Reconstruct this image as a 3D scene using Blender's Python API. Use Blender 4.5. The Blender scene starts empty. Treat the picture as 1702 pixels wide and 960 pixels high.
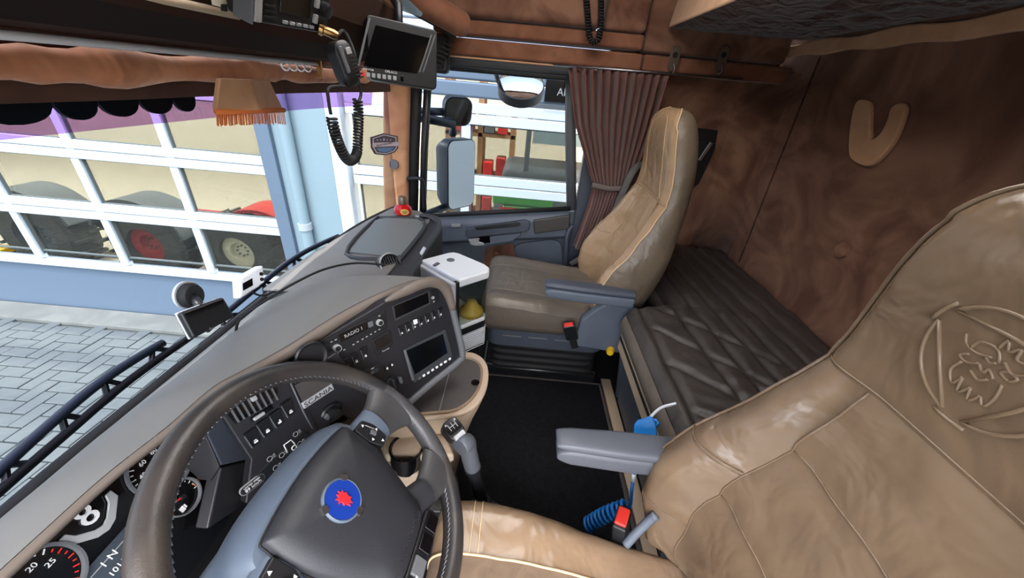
import bpy, bmesh, math, random
from mathutils import Vector as V, Matrix
random.seed(7)
scn = bpy.context.scene
COL = scn.collection
# ------------------------------------------------------------------ camera
W_, H_, F_ = 1702.0, 960.0, 610.0
CAM = V((0.0, 0.0, 1.30))
# rows: world axes (x to the passenger door, y to the windscreen, z up) in camera space
ROT = Matrix(((0.0414, 0.4858, -0.8731), (-0.9961, 0.0887, 0.0021), (0.0784, 0.8696, 0.4876)))
cd = bpy.data.cameras.new('camera'); cam = bpy.data.objects.new('camera', cd); COL.objects.link(cam)
cd.sensor_fit = 'HORIZONTAL'; cd.sensor_width = 36.0; cd.lens = 36.0 * F_ / W_; cd.clip_start = 0.01; cd.clip_end = 300
cam.matrix_world = Matrix.Translation(CAM) @ ROT.to_4x4()
scn.camera = cam
# ------------------------------------------------------------------ sky, sun, exposure
world = bpy.data.worlds.new('sky'); scn.world = world; world.use_nodes = True
nt = world.node_tree; nt.nodes.clear()
wo = nt.nodes.new('ShaderNodeOutputWorld'); bg = nt.nodes.new('ShaderNodeBackground')
sky = nt.nodes.new('ShaderNodeTexSky'); sky.sky_type = 'NISHITA'; sky.sun_disc = False
sky.sun_elevation = math.radians(58); sky.sun_rotation = math.radians(-100); sky.air_density = 1.0; sky.dust_density = 3.5
hsv = nt.nodes.new('ShaderNodeHueSaturation'); hsv.inputs['Saturation'].default_value = 0.45
nt.links.new(sky.outputs[0], hsv.inputs['Color']); nt.links.new(hsv.outputs[0], bg.inputs[0])
bg.inputs[1].default_value = 1.0; nt.links.new(bg.outputs[0], wo.inputs[0])
sd = bpy.data.lights.new('sun', 'SUN'); sd.energy = 3.2; sd.angle = math.radians(0.6); sd.color = (1, .95, .86)
sun = bpy.data.objects.new('sun', sd); COL.objects.link(sun)
sun.rotation_euler = V((0.42, -0.10, -1.0)).to_track_quat('-Z', 'Y').to_euler()
vs = scn.view_settings; vs.view_transform = 'Standard'; vs.look = 'None'; vs.gamma = 1.0; vs.use_curve_mapping = False
vs.exposure = 0.5

# ------------------------------------------------------------------ helpers
def ray(u, v): return ROT @ V(((u - W_ / 2) / F_, -(v - H_ / 2) / F_, -1.0))
def at(u, v, ax, val):
    """the point of a real plane x/y/z = val that is seen at photo pixel (u, v)"""
    d = ray(u, v); i = 'xyz'.index(ax)
    return CAM + d * ((val - CAM[i]) / d[i])
def lerp(a, b, t): return a + (b - a) * t
def sm(t): t = max(0., min(1., t)); return t * t * (3 - 2 * t)
def interp(tab, x, k):
    if x <= tab[0][0]: return tab[0][k]
    for p, q in zip(tab, tab[1:]):
        if x <= q[0]: return lerp(p[k], q[k], (x - p[0]) / (q[0] - p[0]))
    return tab[-1][k]
def crom(pts, n, closed=False):
    pts = [V(p) for p in pts]; out = []; m = len(pts)
    rng = range(m if closed else m - 1)
    for i in rng:
        if closed: p0, p1, p2, p3 = pts[i - 1], pts[i], pts[(i + 1) % m], pts[(i + 2) % m]
        else: p0, p1, p2, p3 = pts[max(i - 1, 0)], pts[i], pts[i + 1], pts[min(i + 2, m - 1)]
        for j in range(n):
            t = j / n
            out.append(0.5 * ((2 * p1) + (p2 - p0) * t + (2 * p0 - 5 * p1 + 4 * p2 - p3) * t * t + (3 * p1 - p0 - 3 * p2 + p3) * t ** 3))
    if not closed: out.append(pts[-1])
    return out

class Fr:
    """a flat frame in the scene: origin, right, up, outward normal"""
    def __init__(s, o, r, u=None, n=None):
        s.o = V(o); s.r = V(r).normalized()
        if u is not None: s.n = s.r.cross(V(u)).normalized(); s.u = s.n.cross(s.r).normalized()
        else: s.n = V(n).normalized(); s.r = (s.r - s.n * s.r.dot(s.n)).normalized(); s.u = s.n.cross(s.r).normalized()
    def p(s, a, b, c=0.0): return s.o + s.r * a + s.u * b + s.n * c
    def px(s, u, v, c=0.0):
        d = ray(u, v); o = s.o + s.n * c
        t = (o - CAM).dot(s.n) / d.dot(s.n); q = CAM + d * t - s.o
        return q.dot(s.r), q.dot(s.u)
    def mat(s, a=0, b=0, c=0):
        m = Matrix((s.r, s.u, s.n)).transposed().to_4x4(); m.translation = s.p(a, b, c); return m

class G:
    def __init__(s): s.v = []; s.f = []
    def add(s, vs, fs):
        k = len(s.v); s.v += [tuple(p) for p in vs]; s.f += [tuple(i + k for i in f) for f in fs]; return s
    def box(s, c, d, m=None):
        x, y, z = d[0] / 2, d[1] / 2, d[2] / 2; c = V(c)
        vs = [V((sx * x, sy * y, sz * z)) for sz in (-1, 1) for sy in (-1, 1) for sx in (-1, 1)]
        if m is not None: vs = [m.to_3x3() @ p for p in vs]
        return s.add([p + c for p in vs], [(0, 2, 3, 1), (4, 5, 7, 6), (0, 1, 5, 4), (2, 6, 7, 3), (0, 4, 6, 2), (1, 3, 7, 5)])
    def fbox(s, fr, a, b, w, h, c0, c1, rot=0, taper=1.0):
        ca, sa = math.cos(rot), math.sin(rot); vs = []
        for cc, k in ((c0, 1.0), (c1, taper)):
            for x, y in ((-w / 2, -h / 2), (w / 2, -h / 2), (w / 2, h / 2), (-w / 2, h / 2)):
                x *= k; y *= k
                vs.append(fr.p(a + x * ca - y * sa, b + x * sa + y * ca, cc))
        return s.add(vs, [(3, 2, 1, 0), (4, 5, 6, 7), (0, 1, 5, 4), (1, 2, 6, 5), (2, 3, 7, 6), (3, 0, 4, 7)])
    def prism(s, pts, vec):
        n = len(pts); vec = V(vec); pts = [V(p) for p in pts]
        return s.add(pts + [p + vec for p in pts], [tuple(reversed(range(n))), tuple(range(n, 2 * n))] + [(i, (i + 1) % n, n + (i + 1) % n, n + i) for i in range(n)])
    def fprism(s, fr, pts, c0, c1):
        return s.prism([fr.p(a, b, c0) for a, b in pts], fr.n * (c1 - c0))
    def tube(s, path, r, n=8, closed=False, flat=1.0, up=None, cap=True):
        path = [V(p) for p in path]; m = len(path); rr = r if isinstance(r, (list, tuple)) else [r] * m
        rings = []; prev = None
        for i, p in enumerate(path):
            if closed: t = path[(i + 1) % m] - path[i - 1]
            else: t = path[min(i + 1, m - 1)] - path[max(i - 1, 0)]
            t.normalize()
            if up is not None: b = (V(up) - t * t.dot(V(up)))
            elif prev is None: b = t.orthogonal()
            else: b = prev - t * t.dot(prev)
            if b.length < 1e-6: b = t.orthogonal()
            b.normalize(); prev = b; a = t.cross(b)
            rings.append([p + (a * math.cos(2 * math.pi * k / n) + b * flat * math.sin(2 * math.pi * k / n)) * rr[i] for k in range(n)])
        return s.loft(rings, closed, cap)
    def loft(s, rings, closed=False, cap=True, ringclosed=True):
        n = len(rings[0]); m = len(rings); vs = [p for q in rings for p in q]; fs = []
        for i in range(m if closed else m - 1):
            j = (i + 1) % m
            for k in range(n if ringclosed else n - 1):
                l = (k + 1) % n; fs.append((i * n + k, i * n + l, j * n + l, j * n + k))
        if cap and not closed and ringclosed: fs += [tuple(reversed(range(n))), tuple(range((m - 1) * n, m * n))]
        return s.add(vs, fs)
    def cyl(s, p0, p1, r0, r1=None, n=20):
        return s.tube([p0, p1], [r0, r0 if r1 is None else r1], n)
    def lathe(s, o, ax, prof, n=24, closed=False):
        """prof: (radius, height) pairs along axis ax from point o"""
        o = V(o); ax = V(ax).normalized(); a = ax.orthogonal().normalized(); b = ax.cross(a)
        return s.loft([[o + ax * h + (a * math.cos(2 * math.pi * k / n) + b * math.sin(2 * math.pi * k / n)) * max(r, 1e-5) for k in range(n)] for r, h in prof], closed)
    def grid(s, fn, nu, nv):
        vs = [fn(i / nu, j / nv) for j in range(nv + 1) for i in range(nu + 1)]
        return s.add(vs, [(j * (nu + 1) + i, j * (nu + 1) + i + 1, (j + 1) * (nu + 1) + i + 1, (j + 1) * (nu + 1) + i) for j in range(nv) for i in range(nu)])
    def obj(s, name, mat, parent=None, bevel=0, seg=2, smooth=False, sub=0, solid=0, ang=35, weld=False, soff=-1):
        me = bpy.data.meshes.new(name); me.from_pydata(s.v, [], s.f); me.update()
        bm = bmesh.new(); bm.from_mesh(me)
        if weld: bmesh.ops.remove_doubles(bm, verts=bm.verts, dist=1e-5)
        bmesh.ops.recalc_face_normals(bm, faces=bm.faces); bm.to_mesh(me); bm.free()
        me.materials.append(M[mat])
        o = bpy.data.objects.new(name, me); COL.objects.link(o)
        if smooth or bevel or sub:
            for p in me.polygons: p.use_smooth = True
        if solid: md = o.modifiers.new('solid', 'SOLIDIFY'); md.thickness = solid; md.offset = soff
        if bevel:
            md = o.modifiers.new('bevel', 'BEVEL'); md.width = bevel; md.segments = seg; md.limit_method = 'ANGLE'; md.angle_limit = math.radians(ang); md.harden_normals = True
        elif smooth == 'auto':
            md = o.modifiers.new('split', 'EDGE_SPLIT'); md.split_angle = math.radians(ang)
        if sub: md = o.modifiers.new('sub', 'SUBSURF'); md.levels = sub; md.render_levels = sub
        if parent is not None: adopt(o, parent)
        return o
def adopt(o, parent):
    o.parent = parent
    bpy.context.view_layer.update() if False else None
    o.matrix_parent_inverse = WORLD_M.get(parent.name, Matrix.Identity(4)).inverted()
WORLD_M = {}
def tag(o, label, cat, group=None, kind=None):
    if label: o['label'] = label
    if cat: o['category'] = cat
    if group: o['group'] = group
    if kind: o['kind'] = kind
    return o
def thing(name, label, cat, loc=(0, 0, 0), group=None, kind=None):
    o = bpy.data.objects.new(name, None); COL.objects.link(o); o.empty_display_size = .05; o.location = loc
    WORLD_M[o.name] = Matrix.Translation(V(loc))
    return tag(o, label, cat, group, kind)
def struct(o): o['kind'] = 'structure'; return o
def text(s, size, mat, fr, a, b, c, parent, name='lettering', rot=0, ext=.0004, wide=1.0):
    cu = bpy.data.curves.new('t', 'FONT'); cu.body = s; cu.size = size; cu.align_x = 'CENTER'; cu.align_y = 'CENTER'; cu.extrude = ext; cu.resolution_u = 3
    to = bpy.data.objects.new('t', cu); me = bpy.data.meshes.new_from_object(to)
    me.transform(fr.mat(a, b, c) @ Matrix.Rotation(rot, 4, 'Z') @ Matrix.Diagonal((wide, 1, 1, 1)))
    bpy.data.objects.remove(to); bpy.data.curves.remove(cu)
    me.materials.clear(); me.materials.append(M[mat]); o = bpy.data.objects.new(name, me); COL.objects.link(o)
    if parent is not None: adopt(o, parent)
    return o
def rrect(w, h, r, n=5, cx=0, cy=0):
    out = []
    for qx, qy, a0 in ((1, 1, 0), (-1, 1, 90), (-1, -1, 180), (1, -1, 270)):
        for k in range(n + 1):
            a = math.radians(a0 + 90 * k / n); out.append((cx + qx * (w / 2 - r) + r * math.cos(a), cy + qy * (h / 2 - r) + r * math.sin(a)))
    return out

# ------------------------------------------------------------------ materials
M = {}
def lin(c): return tuple(((x / 255) / 12.92 if x / 255 <= .04045 else ((x / 255 + .055) / 1.055) ** 2.4) for x in c) + (1,)
def mat(name, rgb, rough=.5, metal=0, rgb2=None, scale=6, dist=1.0, lo=.35, hi=.65, bump=0, bscale=200, spec=.5, sheen=0, bump2=0, b2scale=10, coat=0, trans=0, emit=0, detail=4, stretch=None):
    m = bpy.data.materials.new(name); m.use_nodes = True; t = m.node_tree; b = t.nodes['Principled BSDF']
    b.inputs['Base Color'].default_value = lin(rgb); b.inputs['Roughness'].default_value = rough; b.inputs['Metallic'].default_value = metal
    b.inputs['Specular IOR Level'].default_value = spec; b.inputs['Sheen Weight'].default_value = sheen; b.inputs['Coat Weight'].default_value = coat
    b.inputs['Coat Roughness'].default_value = .15; b.inputs['Sheen Roughness'].default_value = .4
    if trans: b.inputs['Transmission Weight'].default_value = trans
    if emit: b.inputs['Emission Color'].default_value = lin(rgb); b.inputs['Emission Strength'].default_value = emit
    co = t.nodes.new('ShaderNodeTexCoord'); src = co.outputs['Object']
    if stretch:
        mp = t.nodes.new('ShaderNodeMapping'); mp.inputs['Scale'].default_value = stretch; t.links.new(src, mp.inputs[0]); src = mp.outputs[0]
    if rgb2:
        n = t.nodes.new('ShaderNodeTexNoise'); n.inputs['Scale'].default_value = scale; n.inputs['Detail'].default_value = detail; n.inputs['Distortion'].default_value = dist
        t.links.new(src, n.inputs[0]); r = t.nodes.new('ShaderNodeValToRGB'); r.color_ramp.elements[0].position = lo; r.color_ramp.elements[1].position = hi
        r.color_ramp.elements[0].color = lin(rgb); r.color_ramp.elements[1].color = lin(rgb2)
        t.links.new(n.outputs[0], r.inputs[0]); t.links.new(r.outputs[0], b.inputs['Base Color'])
    last = None
    for st, sc in ((bump2, b2scale), (bump, bscale)):
        if st:
            n = t.nodes.new('ShaderNodeTexNoise'); n.inputs['Scale'].default_value = sc; n.inputs['Detail'].default_value = 3; n.inputs['Distortion'].default_value = .6 if sc < 60 else 0
            t.links.new(src, n.inputs[0])
            bp = t.nodes.new('ShaderNodeBump'); bp.inputs['Strength'].default_value = st; bp.inputs['Distance'].default_value = .35 / sc
            t.links.new(n.outputs[0], bp.inputs['Height'])
            if last: t.links.new(last, bp.inputs['Normal'])
            last = bp.outputs[0]
    if last: t.links.new(last, b.inputs['Normal'])
    M[name] = m; return m
def glass(name, tint, refl=.08, rough=0.0):
    m = bpy.data.materials.new(name); m.use_nodes = True; t = m.node_tree; t.nodes.clear()
    o = t.nodes.new('ShaderNodeOutputMaterial'); mx = t.nodes.new('ShaderNodeMixShader'); tr = t.nodes.new('ShaderNodeBsdfTransparent'); gl = t.nodes.new('ShaderNodeBsdfGlossy')
    tr.inputs[0].default_value = lin(tint); gl.inputs['Roughness'].default_value = rough
    lw = t.nodes.new('ShaderNodeLayerWeight'); pw = t.nodes.new('ShaderNodeMath'); pw.operation = 'POWER'; pw.inputs[1].default_value = 5
    fz = t.nodes.new('ShaderNodeMath'); fz.operation = 'MULTIPLY_ADD'; fz.inputs[1].default_value = .96; fz.inputs[2].default_value = .04
    t.links.new(lw.outputs['Facing'], pw.inputs[0]); t.links.new(pw.outputs[0], fz.inputs[0])
    ad = t.nodes.new('ShaderNodeMath'); ad.operation = 'MULTIPLY'; ad.inputs[1].default_value = refl / .04
    t.links.new(fz.outputs[0], ad.inputs[0]); ad.use_clamp = True
    t.links.new(ad.outputs[0], mx.inputs[0]); t.links.new(tr.outputs[0], mx.inputs[1]); t.links.new(gl.outputs[0], mx.inputs[2]); t.links.new(mx.outputs[0], o.inputs[0])
    M[name] = m
mat('suede', (104, 71, 57), .95, rgb2=(144, 106, 86), scale=3.2, dist=2.2, sheen=.25, bump=.25, bscale=500, spec=.15, detail=6)
mat('suede_trim', (122, 80, 60), .95, rgb2=(146, 100, 78), scale=5, dist=1.5, sheen=.25, bump=.2, bscale=500, spec=.15)
mat('suede_light', (196, 150, 114), .95, rgb2=(212, 168, 130), scale=9, sheen=.3, bump=.2, bscale=500, spec=.15)
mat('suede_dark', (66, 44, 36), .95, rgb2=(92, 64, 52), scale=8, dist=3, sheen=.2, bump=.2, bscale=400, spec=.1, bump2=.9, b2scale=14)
mat('suede_pillar', (176, 126, 92), .95, rgb2=(196, 150, 112), scale=7, sheen=.3, spec=.15)
mat('roll_fabric', (206, 146, 110), .9, rgb2=(172, 112, 80), scale=5, dist=1.5, sheen=.3, bump2=.5, b2scale=9, spec=.1)
mat('pelmet', (74, 50, 42), .95, rgb2=(84, 58, 48), sheen=.1, spec=.1)
mat('leather_tan', (164, 134, 102), .36, rgb2=(150, 122, 92), scale=5, bump=.22, bscale=260, bump2=.45, b2scale=11, coat=.1)
mat('leather_brown', (128, 106, 84), .25, rgb2=(114, 94, 75), scale=4, bump=.16, bscale=260, bump2=.4, b2scale=8, coat=.2)
mat('leather_side', (108, 94, 78), .4, rgb2=(98, 85, 70), scale=5, bump=.2, bscale=260, bump2=.35, b2scale=12)
mat('leather_grey', (110, 101, 90), .36, rgb2=(100, 91, 81), scale=4, bump=.2, bscale=260, bump2=.3, b2scale=14)
mat('leather_dark', (92, 82, 72), .5, bump=.2, bscale=300, bump2=.2, b2scale=20)
mat('cushion_cloth', (112, 94, 78), .85, rgb2=(98, 82, 68), scale=20, bump=.4, bscale=600, spec=.25)
mat('piping', (190, 162, 126), .5)
mat('stitch', (176, 148, 112), .7)
mat('emboss', (130, 109, 88), .25)
mat('bed_cloth', (66, 59, 55), .5, rgb2=(56, 50, 47), scale=6, bump=.4, bscale=420, bump2=.25, b2scale=9, spec=.5)
mat('bed_edge', (112, 100, 90), .7, rgb2=(100, 90, 80), scale=8, bump=.6, bscale=380)
mat('dash_top', (128, 127, 124), .6, rgb2=(121, 119, 116), scale=3, bump=.3, bscale=450, spec=.4)
mat('dash_bezel', (104, 94, 86), .55, bump=.2, bscale=450)
mat('dash_dark', (52, 54, 58), .5, bump=.25, bscale=450)
mat('black_panel', (34, 34, 38), .42, bump=.12, bscale=500)
mat('black_gloss', (10, 10, 12), .12)
mat('screen', (8, 9, 11), .1, spec=.6)
mat('screen_lcd', (58, 66, 74), .3)
mat('black_rubber', (20, 20, 22), .7)
mat('black_plastic', (26, 27, 30), .4, bump=.1, bscale=400)
mat('grey_plastic', (92, 94, 98), .5)
mat('tray_floor', (112, 118, 116), .4)
mat('blue_plastic', (94, 102, 114), .5, rgb2=(88, 96, 108), bump=.2, bscale=400)
mat('blue_plastic_dark', (66, 72, 83), .5, bump=.2, bscale=400)
mat('armrest_plastic', (84, 88, 96), .45, bump=.25, bscale=500)
mat('beige_plastic', (174, 154, 134), .5, bump=.15, bscale=400)
mat('brown_rim', (128, 104, 84), .5)
mat('lid_dark', (62, 58, 56), .5, bump=.15, bscale=400)
mat('mat_carpet', (20, 20, 22), 1.0, rgb2=(27, 27, 30), scale=60, bump=.6, bscale=700, spec=.1)
mat('mat_edge', (74, 68, 66), .9)
mat('wheel_leather', (44, 43, 44), .36, rgb2=(70, 63, 58), scale=7, lo=.4, hi=.75, bump=.35, bscale=350)
mat('wheel_leather2', (72, 72, 74), .38, rgb2=(58, 57, 58), scale=9, bump=.35, bscale=350)
mat('hub_dark', (42, 43, 48), .5, bump=.25, bscale=450)
mat('hub_blue', (92, 104, 120), .42, bump=.15, bscale=450)
mat('chrome', (210, 210, 212), .15, 1.0)
mat('steel', (168, 168, 170), .35, 1.0)
mat('brass', (182, 142, 92), .3, 1.0)
mat('silver', (176, 178, 180), .4, .3)
mat('print_white', (226, 226, 226), .5)
mat('print_grey', (150, 150, 152), .5)
mat('print_red', (214, 40, 36), .5)
mat('print_orange', (224, 120, 40), .5)
mat('emblem_blue', (26, 58, 150), .25, coat=.5)
mat('emblem_red', (206, 44, 52), .3)
mat('blue_hose', (24, 110, 190), .35)
mat('blue_nozzle', (30, 128, 214), .3)
mat('white_plastic', (224, 228, 232), .4)
mat('white_grey', (186, 190, 196), .45)
mat('yellow_knob', (226, 178, 30), .4)
mat('red_button', (214, 54, 44), .4)
mat('curtain', (122, 84, 76), .9, rgb2=(108, 72, 66), scale=4, sheen=.3, spec=.1)
mat('tieback', (104, 92, 88), .8)
mat('belt', (92, 88, 86), .75, bump=.4, bscale=700)
mat('fringe', (222, 122, 58), .8)
mat('wood_tan', (186, 166, 140), .6)
mat('bottle_red', (196, 24, 22), .12, coat=.6)
mat('bottle_gold', (214, 176, 84), .4)
mat('bottle_cap', (110, 96, 84), .3, .4)
mat('scallop', (30, 32, 40), .8, rgb2=(44, 54, 60), scale=4)
mat('badge_dark', (58, 44, 62), .4)
mat('badge_light', (196, 180, 190), .4)
mat('badge_blue', (84, 122, 170), .4)
mat('paper', (206, 196, 176), .8)
mat('pale_blue', (150, 176, 190), .6)
# outside
mat('paver', (112, 115, 116), .85, rgb2=(97, 101, 104), scale=2.2, bump=.3, bscale=60)
mat('joint', (96, 98, 96), .95)
mat('kerb', (140, 137, 131), .9, rgb2=(124, 122, 118), scale=3)
mat('facade_blue', (106, 120, 138), .55)
mat('facade_pale', (150, 168, 176), .5)
mat('frame_white', (214, 220, 226), .45)
mat('seal_grey', (90, 96, 98), .8)
mat('hall_wall', (206, 198, 184), .9)
mat('hall_floor', (198, 190, 176), .8)  # pale beige puts the reflection in the door panes into the floor colour
mat('tyre', (84, 86, 88), .9, bump2=.6, b2scale=9)
mat('rim_cream', (226, 220, 200), .5)
mat('rim_red', (176, 48, 48), .5)
mat('tractor_red', (190, 52, 52), .4)
mat('tractor_grey', (98, 104, 112), .6)
mat('tractor_green', (74, 160, 70), .45)
mat('wood', (168, 124, 90), .8)
mat('mirror', (220, 226, 232), .02, 1.0)
mat('mirror_house', (52, 60, 72), .4)
mat('leaf', (90, 140, 60), .8)
glass('glass_screen', (148, 158, 165), .008)
glass('glass_hall', (226, 224, 216), .05)
glass('glass_visor', (190, 146, 205), .02)
glass('glass_box', (216, 222, 212), .05)
def translucent(name, rgb):
    m = bpy.data.materials.new(name); m.use_nodes = True; t = m.node_tree; t.nodes.clear()
    o = t.nodes.new('ShaderNodeOutputMaterial'); b = t.nodes.new('ShaderNodeBsdfTranslucent'); b.inputs[0].default_value = lin(rgb); t.links.new(b.outputs[0], o.inputs[0]); M[name] = m
translucent('frosted', (236, 234, 228))
# ================================================================== OUTSIDE
GZ = -1.60; BX = 3.70
g = G().box((20, 0, GZ - .06), (90, 90, .06)); ground = struct(g.obj('ground', 'joint'))
# herringbone pavers: nearest ones singly, the rest as one part
PL, PW = .27, .135
pv = []
pm = {}
def paver_mesh(lx, ly):
    gg = G(); a, b = lx / 2 - .006, ly / 2 - .006
    gg.loft([[V((-a, -b, -.03)), V((a, -b, -.03)), V((a, b, -.03)), V((-a, b, -.03))], [V((-a, -b, -.004)), V((a, -b, -.004)), V((a, b, -.004)), V((-a, b, -.004))],
             [V((-a + .006, -b + .006, 0)), V((a - .006, -b + .006, 0)), V((a - .006, b - .006, 0)), V((-a + .006, b - .006, 0))]])
    return gg
cells = []
N = 46
for i in range(-N, N):
    for j in range(-N, N):
        k = (i - j) % 4
        if k == 0: cells.append((i + 1, j + .5, 1))       # along x : covers cells i,i+1
        elif k == 3: cells.append((i + .5, j + 1., 0))     # along y : covers cells j,j+1
pos = []
for cx, cy, o in cells:
    x, y = 2.4 + cx * PW, 3.4 + cy * PW
    if x > BX - .32 or x < -2.5 or y < -2 or y > 9: continue
    d = ROT.transposed() @ (V((x, y, GZ)) - CAM)
    vis = d.z < -.2 and -60 < W_ / 2 + F_ * d.x / -d.z < 470 and 480 < H_ / 2 - F_ * d.y / -d.z < 840
    pos.append(((x - 2.6) ** 2 + (y - 3.8) ** 2 if vis else 99 + random.random(), x, y, o))
pos.sort()
base = {}
for o in (0, 1):
    lx, ly = (2 * PW, PW) if o else (PW, 2 * PW)
    base[o] = paver_mesh(lx, ly)
first = {}
rest = G()
for n, (d, x, y, o) in enumerate(pos):
    dz = GZ + random.uniform(-.003, .003) + .0
    if n < 300 and d < 90:
        if o not in first:
            ob = base[o].obj('paver', 'paver', ground); first[o] = ob.data
        else:
            ob = bpy.data.objects.new('paver', first[o]); COL.objects.link(ob); adopt(ob, ground)
        ob.location = (x, y, dz); ob.rotation_euler = (random.uniform(-.008, .008), random.uniform(-.008, .008), random.uniform(-.01, .01))
    else:
        rest.add([V(p) + V((x, y, dz)) for p in base[o].v], base[o].f)
ro = rest.obj('far_pavers', 'paver', ground); ro['kind'] = 'stuff'
g = G().box((BX - .16, 3, GZ + .0), (.3, 18, .05)); kb = struct(g.obj('trim_1', 'kerb', bevel=.006))

# workshop building along the passenger side
bld = thing('workshop_building', 'pale blue workshop building with glazed sectional doors beside the paving', 'building', (BX, 3, GZ))
RAILZ = [-.895, -.254, .391, 1.03, 1.67]
def cyl_flat(*a): pass
D1A, D1B = 2.50, 9.5      # first door along y
D2A, D2B = -2.2, 1.66
# lower blue panels, piers, upper cladding
G().box((BX + .06, (D1A + D1B) / 2, (GZ - .93) / 2 - .0), (.10, D1B - D1A, -.93 - GZ)).obj('door_base_panel', 'facade_blue', bld, bevel=.01)
G().box((BX + .06, (D2A + D2B) / 2, (GZ - .93) / 2), (.10, D2B - D2A, -.93 - GZ)).obj('door_base_panel', 'facade_blue', bld, bevel=.01)
pier = G()
pier.box((BX + .0, (D1A + D2B) / 2 + .06, 1.2), (.12, D1A - D2B - .24, 5.6))
pier.obj('pier', 'facade_pale', bld, bevel=.01)
for y in (D1A - .06, D2B + .09):
    G().box((BX - .01, y, 1.2), (.2, .14, 5.6)).obj('pier_flashing', 'facade_blue' if y > 2 else 'frame_white', bld, bevel=.01)
for i in range(9):
    G().box((BX - .02, (D2A + D2B) / 2, 1.22 + i * .135), (.08, D2B - D2A, .125)).obj('cladding_panel', 'facade_blue', bld, bevel=.02)
G().box((BX + .02, (D1A + D1B) / 2, 3.0), (.1, D1B - D1A, 1.3)).obj('upper_wall', 'facade_blue', bld)
def sectional(y0, y1, cols, top):
    dr = thing('tmp', None, None)
    dr.name = 'sectional_door'; WORLD_M[dr.name] = Matrix.Identity(4); adopt(dr, bld)
    zs = [z for z in RAILZ if z <= top]
    for i, z in enumerate(zs):
        w = .085 if i else .075
        G().box((BX - .005, (y0 + y1) / 2, z - .048), (.07, y1 - y0, w)).obj('rail', 'frame_white', dr, bevel=.006)
        if i: G().box((BX - .005, (y0 + y1) / 2, z + .046), (.06, y1 - y0, w)).obj('rail', 'frame_white', dr, bevel=.006)
    for c in cols:
        for z0, z1 in zip(zs, zs[1:]):
            G().box((BX, c, (z0 + z1) / 2), (.06, .085, z1 - z0)).obj('mullion', 'frame_white', dr, bevel=.006)
    cc = sorted([y0] + list(cols) + [y1])
    for a, b in zip(cc, cc[1:]):
        for z0, z1 in zip(zs, zs[1:]):
            G().box((BX + .03, (a + b) / 2, (z0 + z1) / 2), (.012, b - a - .06, z1 - z0 - .1)).obj('pane', 'glass_hall', dr)
            s = G()
            for yy in (a + .05, b - .05): s.box((BX + .01, yy, (z0 + z1) / 2), (.03, .012, z1 - z0 - .1))
            for zz in (z0 + .09, z1 - .095): s.box((BX + .01, (a + b) / 2, zz), (.03, b - a - .09, .012))
            s.obj('pane_gasket', 'seal_grey', dr)
    return dr
sectional(D1A, D1B, [3.49, 4.49, 5.49, 6.49, 7.49, 8.49], 1.7)
sectional(D2A, D2B, [.55, -.9], 1.05)
# hall inside
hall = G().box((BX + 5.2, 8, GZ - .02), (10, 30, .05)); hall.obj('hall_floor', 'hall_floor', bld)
G().box((BX + 7.0, 8, 1.2), (.1, 30, 5.6)).obj('hall_back_wall', 'hall_wall', bld)
for y in (-6, 22): G().box((BX + 3.6, y, 1.2), (7, .1, 5.6)).obj('hall_side_wall', 'hall_wall', bld)
G().box((BX + 3.6, 8, 4.0), (7.4, 28.2, .1)).obj('roof', 'hall_wall', bld)
for i, y in enumerate((-1.5, 3.5, 8.5, 13.5)):  # unseen lamps added to brighten the hall behind the panes
    lamp = thing('hall_lamp', ['strip lamp under the hall roof behind the second sectional door', 'strip lamp under the hall roof behind the pale pier', 'strip lamp under the hall roof behind the first sectional door', 'strip lamp under the hall roof farthest to the left'][i], 'lamp', (BX + 2.5, y, 3.8), 'strip lamps under the hall roof')
    G().box((BX + 2.5, y, 3.86), (.3, 2.2, .16)).obj('housing', 'white_grey', lamp, bevel=.01)
    ld = bpy.data.lights.new('hall_light', 'AREA'); ld.shape = 'RECTANGLE'; ld.size = .3; ld.size_y = 2.2; ld.energy = 900; ld.color = (1, .95, .87)
    lo = bpy.data.objects.new('hall_light', ld); COL.objects.link(lo); lo.location = (BX + 2.5, y, 3.76); adopt(lo, lamp)
# downpipe
dp = thing('downpipe', 'pale blue downpipe with bracket on the pier between the glazed doors', 'pipe', (BX - .12, 2.22, GZ))
G().cyl((BX - .13, 2.2, GZ), (BX - .13, 2.2, 3.5), .055, n=20).obj('pipe', 'facade_pale', dp, smooth='auto')
for z in (-.2, 1.6):
    G().cyl((BX - .13, 2.2, z), (BX - .13, 2.2, z + .07), .066, n=20).box((BX - .09, 2.2, z + .035), (.1, .03, .03)).obj('bracket', 'white_grey', dp, smooth='auto')
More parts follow.
